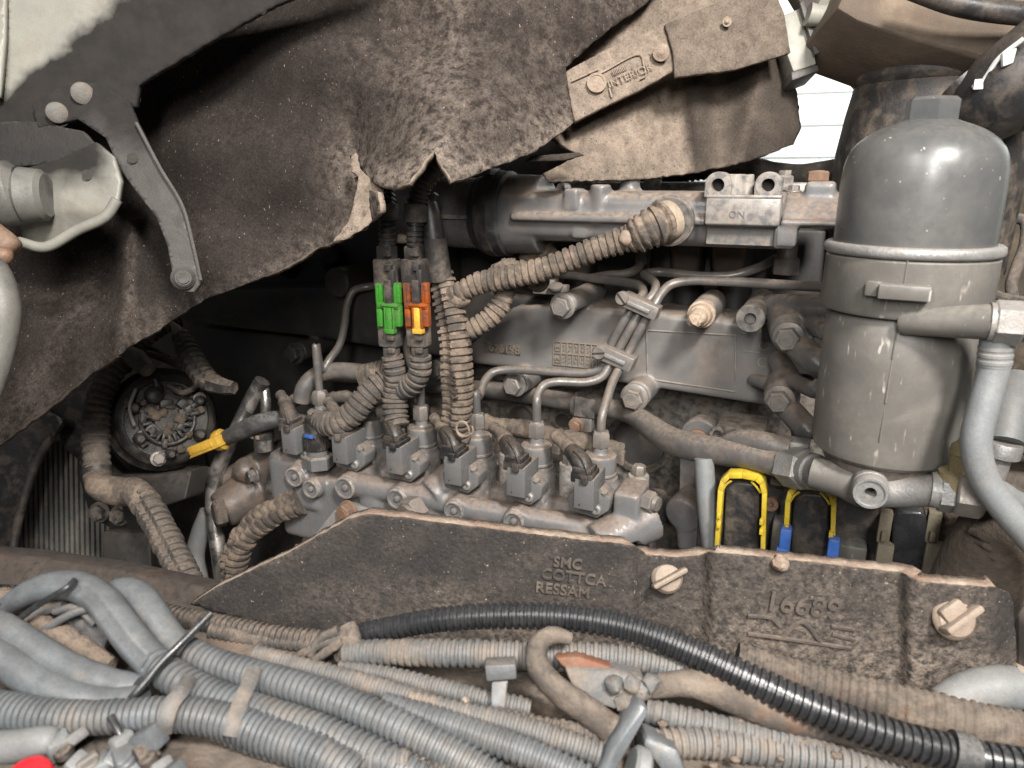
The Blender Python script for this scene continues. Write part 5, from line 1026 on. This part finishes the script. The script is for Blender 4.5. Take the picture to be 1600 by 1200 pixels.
def raised(s, x, y, x2, y2, h, bold=.02):
    a, b = apt(x, y), apt(x2, y2); X = (b-a); Yv = (apt(x, y-20)-a); k = w(h, a)
    return text('raised_lettering', s, a, X, Yv, k, .0011, m_aprt, t, bold)
raised('16689', 1192, 952, 1300, 966, 32, .012)
raised('SMC', 864, 884, 905, 889, 16); raised('COTTCA', 845, 903, 925, 913, 17); raised('RESSAM', 836, 924, 920, 934, 17)
bm = NB()
for l in ([(1168, 990), (1215, 996), (1270, 1004), (1330, 1013)], [(1222, 996), (1252, 972), (1282, 1003)], [(1298, 978), (1335, 984)], [(1168, 962), (1205, 966), (1220, 980)], [(1300, 990), (1336, 1000)]):
    tube(bm, [apt(*q, .0008) for q in l], .0017, 6)
obj('raised_emblem', bm, m_aprt, t)
bm = NB(); lump(bm, apt(1219, 880), .007, 2, 2, .3); obj('rim_chip', bm, m_rim, t)
def wing(label, x, y, r, a, sc=1, knob=False):
    p = apt(x, y, .001); n_ = -(fwd*.95+V((0, 0, -.25))).normalized(); u_, v_, _ = frame(n_); R = w(r, p)
    t = thing('wing_screw', p, label, 'fastener', 'quarter turn fasteners on the apron')
    bm = NB(); lathe(bm, p, n_, [(0, R*1.12), (.0015, R*1.1), (.003, R), (.005, R*.9), (.0065, R*.5), (.007, 0)], 28); obj('screw_washer', bm, m_wing, t)
    d = (right*cos(a)+upv*sin(a)); e = n_.cross(d).normalized(); M = Matrix((d, e, n_)).transposed()
    bm = NB(); bx(bm, p+n_*.009-d*R*.0+e*0, R*2.35*sc, R*.42, .014, .0025, M); (bx(bm, p+n_*.006+e*R*.45, R*1.3, R*.9, .008, .003, M) if knob else None); obj('screw_wing', bm, m_wing, t)
wing('cream quarter-turn wing screw on the apron, the left thinner one', 1042, 903, 22, .5, 1.15)
wing('large cream quarter-turn wing screw near the right end of the apron', 1490, 966, 30, .62, .95, True)
# brown channel rail left of the apron and dark right-hand corner
bm = NB(); prism(bm, DP([(-90, 858, .72), (40, 868, .72), (180, 888, .70), (320, 918, .67), (420, 950, .65), (420, 985, .65), (250, 950, .66), (100, 918, .68), (-90, 912, .70)]), fwd*.03, .003)
solo('channel_rail', bm, m_brown, 'dark brown channel rail running in from the left under the conduits', 'rail')
bm = NB(); prism(bm, DP([(1592, 930, .58), (1900, 955, .58), (1900, 1135, .56), (1592, 1110, .56)]), fwd*.03, .003); solo('corner_plate', bm, m_brown, 'dark plate in the lower right corner beside the apron end', 'plate')
bm = NB(); tube(bm, DP([(1582, 1044, .54), (1600, 1052, .54), (1640, 1060, .54)]), .005, 10); solo('rod_end', bm, m_wing, 'pale rod end just cut off by the right edge beside the apron', 'rod')

# ================================================================== TOP RIGHT
bm = NB(); c = A(1440, 300, .98); R = w(128, c); zz = lambda y: A(1440, y, .98).z
lathe(bm, V((c.x, c.y, 0)), AZ, [(zz(420), R*1.0), (zz(300), R*1.03), (zz(240), R*1.02), (zz(180), R*.96), (zz(135), R*.9), (zz(128), R*.95), (zz(122), R*.96), (zz(95), R*.9), (zz(92), R*1.0), (zz(70), R*1.02), (zz(40), R*.96), (zz(-20), R*.9)], 44)
solo('air_intake_duct', bm, m_blkd, 'wide black air intake duct standing behind the oil filter', 'duct')
t = thing('cab_crossmember', D(1480, 90, .7), 'brown dusty cab cross member across the top right corner', 'beam')
bm = NB(); prism(bm, DP([(1308, 12, .72), (1345, -70, .73), (1760, -70, .68), (1760, 120, .66), (1600, 95, .68), (1548, 97, .69), (1430, 62, .70), (1340, 32, .715)]), fwd*.12, .004); obj('beam', bm, m_rail if 0 else mat('brown_beam', (.1, .075, .055), dust=(.24, .18, .13), amt=.6, top=.2, rough=.85, ns=9), t)
bm = NB(); tube(bm, DP([(1420, -20, .66), (1500, 8, .655), (1600, 22, .65), (1700, 26, .65)]), .010, 14); obj('seal', bm, m_blk, t)
t = thing('black_corrugated_hose', D(1560, 200, .7), 'black curved hose with bright grey marks in the top right', 'hose')
bm = NB(); tube(bm, DP([(1680, 40, .64), (1620, 95, .65), (1580, 130, .66), (1545, 165, .68), (1500, 190, .72)]), [.034, .036, .038, .036, .03], 24); tube(bm, DP([(1500, 128, .69), (1550, 170, .68), (1640, 160, .66)]), .022, 18); obj('hose', bm, m_blk, t, 80)
bm = NB(); tube(bm, DP([(1520, 136, .655), (1532, 132, .65), (1542, 118, .645), (1560, 92, .635), (1600, 60, .62)]), .0022, 8); bx(bm, D(1530, 132, .65), .009, .004, .009, .001); prism(bm, DP([(1567, 82, .628), (1590, 74, .625), (1584, 98, .628), (1568, 104, .63)]), fwd*.004, .001); obj('hose_clip', bm, mat('bright_clip_metal', (.55, .55, .54), amt=.1, top=.1, rough=.45, metal=.2), t)
t = thing('hinge_bracket', D(1260, 110, .78), 'dirty white metal hinge bracket at the top beside the bright gap', 'bracket')
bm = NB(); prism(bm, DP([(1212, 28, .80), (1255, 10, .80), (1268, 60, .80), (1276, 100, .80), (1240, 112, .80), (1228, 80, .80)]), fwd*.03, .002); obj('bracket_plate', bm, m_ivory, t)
bm = NB(); prism(bm, DP([(1236, 112, .80), (1278, 100, .80), (1281, 110, .80), (1238, 126, .80)]), fwd*.04, .002); prism(bm, DP([(1256, 0, .79), (1270, 40, .79), (1282, 82, .79), (1274, 85, .79), (1262, 44, .79), (1250, 4, .79)]), fwd*.004, .001); obj('bracket_lip', bm, m_strut, t)
bm = NB(); tube(bm, DP([(1262, 22, .785), (1285, 25, .785), (1302, 12, .785), (1310, -20, .785)]), [.012, .011, .009, .01], 14); cyl(bm, D(1295, 8, .784), D(1300, 2, .80), .011, .011, 16); obj('hinge_pin', bm, m_ivory, t)
bm = NB(); prism(bm, DP([(1270, 32, .79), (1290, 34, .79), (1290, 52, .79), (1278, 62, .79), (1274, 60, .79)]), fwd*.01, .001); obj('hinge_tab', bm, m_wing, t)
bm = NB(); prism(bm, DP([(1212, -60, .83), (1330, -60, .83), (1318, 25, .83), (1306, 55, .83), (1276, 84, .83), (1255, 12, .83)]), fwd*.02, .002); solo('hinge_backing', bm, m_brown, 'brown plate behind the white hinge bracket at the top', 'plate')
bm = NB(); prism(bm, DP([(1300, 55, .9), (1318, 50, .9), (1334, 54, .9), (1332, 90, .9), (1306, 84, .9), (1300, 70, .9)]), fwd*.02, .002); solo('duct_bracket', bm, m_blkd, 'small dark bracket holding the air duct beside the bright gap', 'bracket')
t = thing('warning_decal_plate', D(1560, 240, .95), 'bright plate with yellow and pale blue decal beyond the filter top', 'decal')
bm = NB(); prism(bm, DP([(1535, 185, .96), (1578, 166, .96), (1576, 260, .96), (1570, 330, .96), (1535, 330, .96)]), fwd*.006, .001); obj('plate', bm, m_decal, t)
bm = NB(); prism(bm, DP([(1540, 200, .957), (1558, 176, .957), (1562, 182, .957), (1546, 215, .957)]), fwd*.002, .0002); prism(bm, DP([(1566, 250, .957), (1577, 225, .957), (1576, 262, .957), (1570, 270, .957)]), fwd*.002, .0002); obj('yellow_mark', bm, m_stamp, t)
# slab added out of view above the engine to block light
bm = NB(); bx(bm, (-.1, 1.15, .62), 2.6, 1.0, .03, .002); solo('overhead_light_blocker', bm, m_black, 'dark slab added out of view above the engine to block light', 'panel')

# ================================================================== FOREGROUND: rail, conduits, clutter
bm = sheet_mesh([(-90, 1010), (150, 960), (300, 985), (430, 1000), (560, 1020), (760, 1045), (1000, 1055), (1150, 1040), (1300, 1080), (1450, 1110), (1700, 1150), (1700, 1300), (-90, 1300)], lambda x, y: .52-.0006*(y-1000)+.00003*x, 10, 0, .004, lambda x, y: .5)
o = setp(obj('frame_rail', bm, m_rail, None, 60, False), 'dust covered brown chassis rail under the conduit bundle', 'rail'); dsk(o, .01)
def conduit(label, pts, r, m=None, pitch=None, amp=.12, n=18, cat='conduit', grp='conduits of the foreground bundle', slit=None, jit=.03):
    bm = NB(); tube(bm, DP(pts), r, n, pitch=pitch or 0, amp=amp, jit=jit, slit=slit)
    return setp(obj('conduit', bm, m or m_gcon, None, 48 if pitch else 80), label, cat, grp)
g = 'conduits of the foreground bundle'
t = thing('shiny_conduit', D(1100, 1040, .46), 'long shiny black corrugated conduit sweeping across the front to the lower right', 'conduit', g)
bm = NB(); tube(bm, DP([(545, 996, .52), (600, 984, .515), (690, 968, .505), (800, 962, .495), (900, 966, .485), (1000, 986, .472), (1090, 1022, .46), (1180, 1066, .448), (1280, 1110, .438), (1390, 1150, .43), (1490, 1176, .425)]), [w(18, D(545, 996, .52)), .0082, .0085, .009, .0092, .0094, .0098, .0102, .0104, .0106, .0106], 20, pitch=.0052, amp=.17, jit=.015); obj('corrugated_tube', bm, m_shine, t, 48)
bm = NB(); tube(bm, DP([(1484, 1174, .425), (1500, 1179, .424), (1516, 1183, .424)]), .0126, 22); obj('joint_sleeve', bm, m_rub, t)
bm = NB(); tube(bm, DP([(1512, 1182, .424), (1560, 1190, .42), (1640, 1205, .415), (1720, 1220, .41)]), .0104, 20, pitch=.0052, amp=.17); obj('corrugated_tube', bm, m_shine, t, 48)
conduit('dark muddy corrugated conduit entering the tape knot from the left', [(225, 945, .56), (270, 962, .55), (350, 978, .54), (440, 995, .53), (520, 1002, .525)], [.0075, .0078, .008, .0078, .0075], m_blkd, .0045, .15)
conduit('dark muddy thin conduit just below the one into the tape knot', [(330, 985, .535), (400, 998, .53), (470, 1005, .525), (530, 1003, .522)], .006, m_greyl, .0045, .15)
conduit('dusty pale ribbed conduit right under the shiny black one', [(540, 1020, .50), (600, 1019, .495), (690, 1020, .485), (780, 1022, .48), (850, 1024, .478), (930, 1024, .475), (1010, 1034, .47), (1090, 1058, .465), (1180, 1088, .46), (1260, 1110, .46)], [.0082, .0088, .0092, .0093, .009, .0085, .008, .008, .008, .007], m_gcon2, .0052, .14)
conduit('thin dusty ribbed conduit crossing below the pale one', [(530, 1044, .49), (600, 1054, .485), (680, 1074, .478), (760, 1094, .47), (830, 1108, .465)], [.005, .006, .0068, .007, .007], m_gcon2, .0046, .14)
t = thing('grey_loom', D(300, 1080, .46), 'thick grey conduit arching from the left edge over the bundle', 'conduit', g)
bm = NB(); tube(bm, DP([(15, 945, .50), (55, 922, .495), (105, 914, .49), (150, 930, .482), (185, 972, .47), (215, 1010, .462), (245, 1042, .456)]), [0.0075, 0.0090, 0.0101, 0.0104, 0.0105, 0.0105, 0.0104], 20, jit=.012, slit=5.6); obj('smooth_section', bm, m_gcon, t, 80)
bm = NB(); tube(bm, DP([(238, 1034, .457), (275, 1060, .45), (330, 1088, .444), (400, 1112, .436), (480, 1138, .428), (560, 1170, .42), (640, 1210, .412), (700, 1250, .41)]), .0105, 20, pitch=.0044, amp=.17, slit=None, jit=.02); obj('ribbed_section', bm, m_gcon, t, 48)
t = thing('grey_loom', D(380, 1040, .47), 'second thick grey conduit, behind and right of the arching one', 'conduit', g)
bm = NB(); tube(bm, DP([(160, 935, .505), (190, 924, .50), (215, 930, .494), (240, 962, .486), (268, 1000, .478), (292, 1018, .472)]), [0.0085, 0.0097, 0.0102, 0.0102, 0.0098, 0.0093], 20, jit=.012, slit=.7); obj('smooth_section', bm, m_gcon, t, 80)
bm = NB(); tube(bm, DP([(284, 1012, .473), (330, 1035, .467), (400, 1056, .46), (470, 1076, .452), (550, 1104, .443), (640, 1144, .432), (720, 1186, .424), (800, 1235, .415)]), [0.0095, 0.0096, 0.0101, 0.0102, 0.0104, 0.0105, 0.0105, 0.0105], 20, pitch=.0044, amp=.17, jit=.02); obj('ribbed_section', bm, m_gcon, t, 48)
conduit('smooth grey conduit bending in from the left edge, uppermost', [(-40, 958, .47), (10, 985, .463), (60, 1018, .456), (110, 1046, .45), (165, 1066, .446), (215, 1078, .444)], [0.0090, 0.0097, 0.0101, 0.0098, 0.0093, 0.0086], m_gcon)
conduit('smooth grey conduit bending in from the left edge, middle one', [(-50, 1000, .455), (10, 1032, .448), (55, 1065, .442), (100, 1086, .438), (160, 1096, .437), (225, 1094, .437)], [0.0090, 0.0099, 0.0104, 0.0103, 0.0095, 0.0086], m_gcon)
conduit('pale grey finely ribbed conduit leaving the left edge, lowest of the bundle', [(-60, 1092, .425), (0, 1108, .422), (60, 1118, .42), (130, 1122, .42), (200, 1118, .422), (280, 1116, .424), (350, 1126, .424), (420, 1150, .42), (500, 1180, .412), (560, 1215, .405)], [0.0099, 0.0103, 0.0103, 0.0099, 0.0097, 0.0103, 0.0106, 0.0110, 0.0110, 0.0110], m_gcon, .0038, .15)
conduit('narrow grey ribbed conduit below the middle of the bundle', [(330, 1135, .43), (400, 1160, .424), (470, 1178, .418), (560, 1186, .414), (640, 1190, .412)], [0.0067, 0.0077, 0.0082, 0.0076, 0.0067], m_gcon2, .0044, .16)
conduit('grey ribbed conduit running to the fitting, upper of two', [(640, 1092, .455), (720, 1112, .448), (800, 1132, .44), (880, 1158, .432), (940, 1180, .428)], [0.0055, 0.0066, 0.0074, 0.0076, 0.0076], m_gcon2, .0046, .16)
conduit('grey ribbed conduit running to the lower centre edge, lower of two', [(600, 1100, .45), (680, 1124, .44), (760, 1152, .43), (840, 1182, .42), (920, 1220, .41)], [0.0071, 0.0080, 0.0086, 0.0088, 0.0088], m_gcon, .0046, .16)
conduit('dark shaded conduit deep between the grey looms', [(640, 1150, .44), (740, 1120, .45), (860, 1140, .445), (960, 1150, .44)], .007, m_greyl, .005, .12)
conduit('dusty brown smooth conduit fading into the rail at the lower right', [(1010, 1075, .46), (1080, 1068, .455), (1150, 1092, .45), (1220, 1122, .447), (1300, 1140, .446), (1420, 1170, .44)], [0.0067, 0.0088, 0.0097, 0.0088, 0.0076, 0.0067], m_rail)
conduit('thin grey ribbed conduit squeezed between the two thick grey conduits', [(300, 1062, .462), (360, 1086, .455), (440, 1112, .447), (520, 1138, .438), (600, 1168, .43), (690, 1212, .42)], .006, m_gcon2, .0042, .12)
conduit('dusty ribbed conduit along the upper edge of the grey looms', [(400, 1022, .485), (470, 1042, .478), (560, 1066, .47), (650, 1092, .462), (740, 1124, .452), (820, 1150, .445)], .0068, m_gcon2, .0046, .13)
conduit('dim ribbed conduit low in the centre under the looms', [(430, 1176, .43), (520, 1192, .425), (610, 1205, .42), (700, 1215, .418)], .008, m_greyl, .0046, .16)
conduit('dusty conduit lying along the rail to the bottom edge right of centre', [(1010, 1110, .46), (1090, 1130, .452), (1180, 1150, .446), (1280, 1178, .44), (1400, 1220, .43)], .0085, m_gcon2, .005, .1)
conduit('smooth dusty tube below the shiny conduit in the lower right', [(1060, 1062, .465), (1150, 1082, .46), (1260, 1124, .452), (1380, 1176, .444), (1460, 1215, .44)], .007, m_rail, .005, .1)
t = thing('grey_hose_end', D(1530, 1120, .5), 'short pale grey hose end rising at the right edge below the apron', 'hose')
bm = NB(); tube(bm, DP([(1450, 1125, .5), (1480, 1098, .5), (1525, 1078, .5), (1570, 1074, .5), (1584, 1075, .5)]), [.010, .0125, .014, .015, .0148], 22); obj('hose', bm, m_hose, t, 80)
bm = NB(); tube(bm, DP([(1150, 1035, .535), (1280, 1072, .52), (1392, 1100, .50), (1470, 1118, .49), (1560, 1140, .48), (1700, 1165, .47)]), .015, 20, pitch=.0056, amp=.07, jit=.03); solo('dusty_tube', bm, m_rail, 'thick tan dusty tube running off at the lower right edge', 'tube', smooth=80)
# tape knot and ties
def tie(label, pts, r=.0022, m=None, flat=.5): bm = NB(); tube(bm, DP(pts), r, 8, flat=flat); return setp(obj('cable_tie', bm, m or m_shine, None, 60), label, 'cable tie', 'cable ties around the foreground bundle')
tie('black cable tie slanting across the two thick grey conduits', [(330, 958, .462), (300, 988, .452), (278, 1010, .445), (252, 1036, .438), (228, 1066, .432), (205, 1092, .428), (196, 1108, .43)], .0024)
tie('black cable tie tail slanting at the far left over the arching conduit', [(-10, 995, .47), (20, 975, .468), (60, 945, .468), (105, 918, .468), (118, 905, .475)], .002)
tie('black cable tie tail hanging down among the grey clutter', [(172, 1118, .412), (184, 1140, .408), (196, 1170, .405), (210, 1205, .40)], .002)
tie('grey tape band around the lower conduits left of centre', [(296, 1058, .435), (285, 1078, .42), (268, 1100, .412), (258, 1128, .408), (256, 1145, .412)], .0045, m_gcon2, .3)
tie('grey tape band around the conduits further right', [(398, 1042, .45), (388, 1070, .436), (375, 1098, .424), (366, 1130, .414), (360, 1150, .412)], .0045, m_gcon2, .3)
bm = NB(); tube(bm, DP([(542, 978, .505), (548, 995, .50), (545, 1018, .50), (530, 1030, .505)]), [.006, .008, .008, .005], 10, flat=.6, jit=.1)
for pts in ([(545, 990, .50), (510, 1003, .50), (470, 1022, .50), (425, 1042, .50)], [(530, 985, .50), (500, 1000, .50), (485, 1025, .50)], [(535, 1000, .498), (515, 1015, .498), (492, 1032, .498)]): tube(bm, DP(pts), [.004, .0035, .003, .002][:len(pts)], 8, jit=.1)
solo('tape_knot', bm, m_greyl, 'dusty knotted tape where the shiny black conduit begins', 'tape', smooth=60)
# cable support, loop arm and elbow fitting in the centre
t = thing('cable_support', D(782, 1110, .455), 'small grey clip post with a flat head standing among the conduits', 'clip')
bm = NB(); prism(bm, DP([(757, 1040, .455), (806, 1038, .455), (808, 1062, .455), (760, 1066, .455)]), fwd*.015, .0015); obj('clip_head', bm, m_gcon2, t)
bm = NB(); prism(bm, DP([(768, 1066, .457), (794, 1064, .457), (790, 1100, .455), (782, 1130, .45), (764, 1128, .45), (768, 1100, .455)]), fwd*.008, .001); obj('clip_post', bm, m_gcon, t)
bm = NB(); lump(bm, D(727, 1103, .455), .0045, 2, 2, .2, (.8, 1, 1.5)); solo('seed_husk', bm, m_wing, 'tiny cream husk lying on the conduits left of the clip post', 'husk', smooth=80)
bm = NB(); tube(bm, DP([(890, 998, .465), (865, 992, .462), (843, 1004, .458), (838, 1030, .454), (850, 1056, .45), (880, 1085, .446), (920, 1112, .442), (955, 1140, .438)]), [.004, .0055, .0065, .007, .0078, .0082, .0085, .009], 18, jit=.05); solo('branch_hose', bm, m_rail, 'dusty pale hooked hose branch in the centre of the bundle', 'hose', smooth=80)
bm = NB(); prism(bm, DP([(868, 1028, .462), (905, 1026, .46), (958, 1044, .455), (935, 1048, .455), (880, 1042, .46)]), fwd*.012, .001); solo('orange_plate', bm, m_copper, 'small rusty orange plate tucked beside the hooked hose', 'plate')
bm = NB(); prism(bm, DP([(880, 1042, .458), (962, 1046, .452), (1010, 1062, .445), (1012, 1096, .445), (960, 1110, .444), (900, 1090, .45)]), fwd*.03, .003)
for i in range(5): lump(bm, D(960+i*14, 1062+random.random()*40, .447), .006, i, 2, .3)
solo('dusty_block', bm, m_gcon2, 'dust-covered block between the hooked hose and the shiny conduit', 'block')
t = thing('elbow_fitting', D(980, 1150, .43), 'blurred grey angled fitting at the bottom centre right of the looms', 'fitting')
bm = NB(); prism(bm, DP([(1000, 1096, .432), (1018, 1112, .43), (985, 1170, .425), (960, 1215, .42), (930, 1215, .42), (955, 1160, .426)]), fwd*.02, .004); obj('fitting_arm', bm, m_gcon, t)
bm = NB(); prism(bm, DP([(1010, 1148, .428), (1060, 1172, .424), (1076, 1215, .42), (1040, 1215, .42), (1004, 1165, .426)]), fwd*.02, .003); obj('fitting_branch', bm, m_gcon, t)
bm = NB(); cyl(bm, D(985, 1195, .42), D(1010, 1205, .42), .012, .012, 20, .002); obj('fitting_collar', bm, m_hose, t)
conduit('dusty ribbed conduit in the lower right corner under the shiny one', [(1000, 1165, .44), (1100, 1160, .444), (1200, 1172, .442), (1320, 1196, .436), (1440, 1235, .43)], [.009, .010, .0105, .0105, .010], m_gcon2, .0048, .13)
bm = NB()
random.seed(21)
for i in range(30):
    x, y = random.uniform(1020, 1600), random.uniform(1120, 1230)
    if y > 1085+(x-1180)*.28+45 or x < 1150: lump(bm, D(x, y, .455-.0003*(y-1100)), random.uniform(.001, .0032), i, 2, .5, (1.3, 1, .7))
setp(obj('dirt_clods', bm, m_soil, None, 70), 'loose tan dirt and crumbs lying on the rail at lower right', 'dirt', kind='stuff')
# clutter at the far left
t = thing('dirt_filled_clip', D(110, 1010, .49), 'dark plastic clip packed with tan soil under the arching conduit', 'clip')
bm = NB(); prism(bm, DP([(85, 970, .485), (150, 965, .485), (172, 990, .48), (160, 1020, .48), (130, 1015, .48), (100, 995, .485)]), fwd*.012, .002); obj('clip_shell', bm, m_rub, t)
bm = NB(); tube(bm, DP([(40, 968, .49), (80, 988, .485), (120, 1015, .48), (175, 1040, .475)]), [.007, .009, .009, .006], 12, jit=.2); tube(bm, DP([(-20, 930, .51), (50, 940, .505), (110, 950, .50), (150, 962, .495)]), [.006, .007, .006, .004], 12, jit=.2); obj('packed_soil', bm, m_soil, t, 70)
for i, pts in enumerate(([(85, 955, .485), (120, 950, .483), (150, 975, .48)], [(60, 990, .48), (110, 960, .478), (140, 950, .478)], [(-20, 985, .49), (40, 965, .488), (100, 945, .485)])):
    bm = NB(); tube(bm, DP(pts), .0028, 10); solo('wire', bm, m_gcon2, ('short grey wire arched over the dark clip', 'grey wire slanting above the dark clip', 'grey wire entering from the left edge above the clip')[i], 'wire', smooth=80)
t = thing('connector_cluster', D(120, 1200, .40), 'blurred cluster of grey connector pieces in the bottom left', 'connectors')
random.seed(31)
for i in range(16):
    x, y = 60+i*14+random.uniform(-10, 10), random.uniform(1148, 1215); d = .412-.0002*(y-1140); bm = NB()
    M = Matrix.Rotation(random.uniform(-.8, .8), 3, 'Y') @ Matrix.Rotation(random.uniform(-.5, .5), 3, 'Z')
    bx(bm, D(x, y, d), random.uniform(.008, .02), .012, random.uniform(.006, .014), .002, M)
    if i % 3 == 0: cyl(bm, D(x, y, d-.006), D(x+8, y+12, d-.004), .005, .005, 12, .001)
    obj('connector_piece', bm, random.choice([m_gcon, m_gcon, m_hose, m_gcon2, m_blkd]), t)
bm = NB(); tube(bm, DP([(-30, 1168, .41), (20, 1166, .408), (70, 1158, .405), (90, 1155, .405)]), [.009, .009, .0085, .006], 16); solo('pale_pipe_end', bm, m_hose, 'pale grey pipe end at the left edge above the red cap', 'pipe', smooth=80)
bm = NB(); tube(bm, DP([(-10, 1128, .425), (25, 1140, .42), (55, 1142, .42)]), [.006, .005, .003], 10); solo('rusty_scrap', bm, m_copper, 'rusty brown scrap under the lowest ribbed conduit at the left', 'scrap', smooth=80)
bm = NB(); p = D(48, 1212, .385); lathe(bm, p-AZ*.01, (.1, -.1, 1), [(0, .011), (.012, .011), (.0155, .0095), (.017, .006), (.0175, 0)], 26); solo('red_cap', bm, m_red, 'round red plastic cap cut off by the bottom left edge', 'cap', smooth=60)
bm = sheet_mesh([(-90, 1120), (400, 1150), (700, 1230), (700, 1320), (-90, 1320)], lambda x, y: .47, 14, 0, .004, lambda x, y: .2); o = setp(obj('under_tray', bm, m_castd, None, 60, False), 'dark tray surface beneath the grey connector pieces', 'tray'); dsk(o, .006)
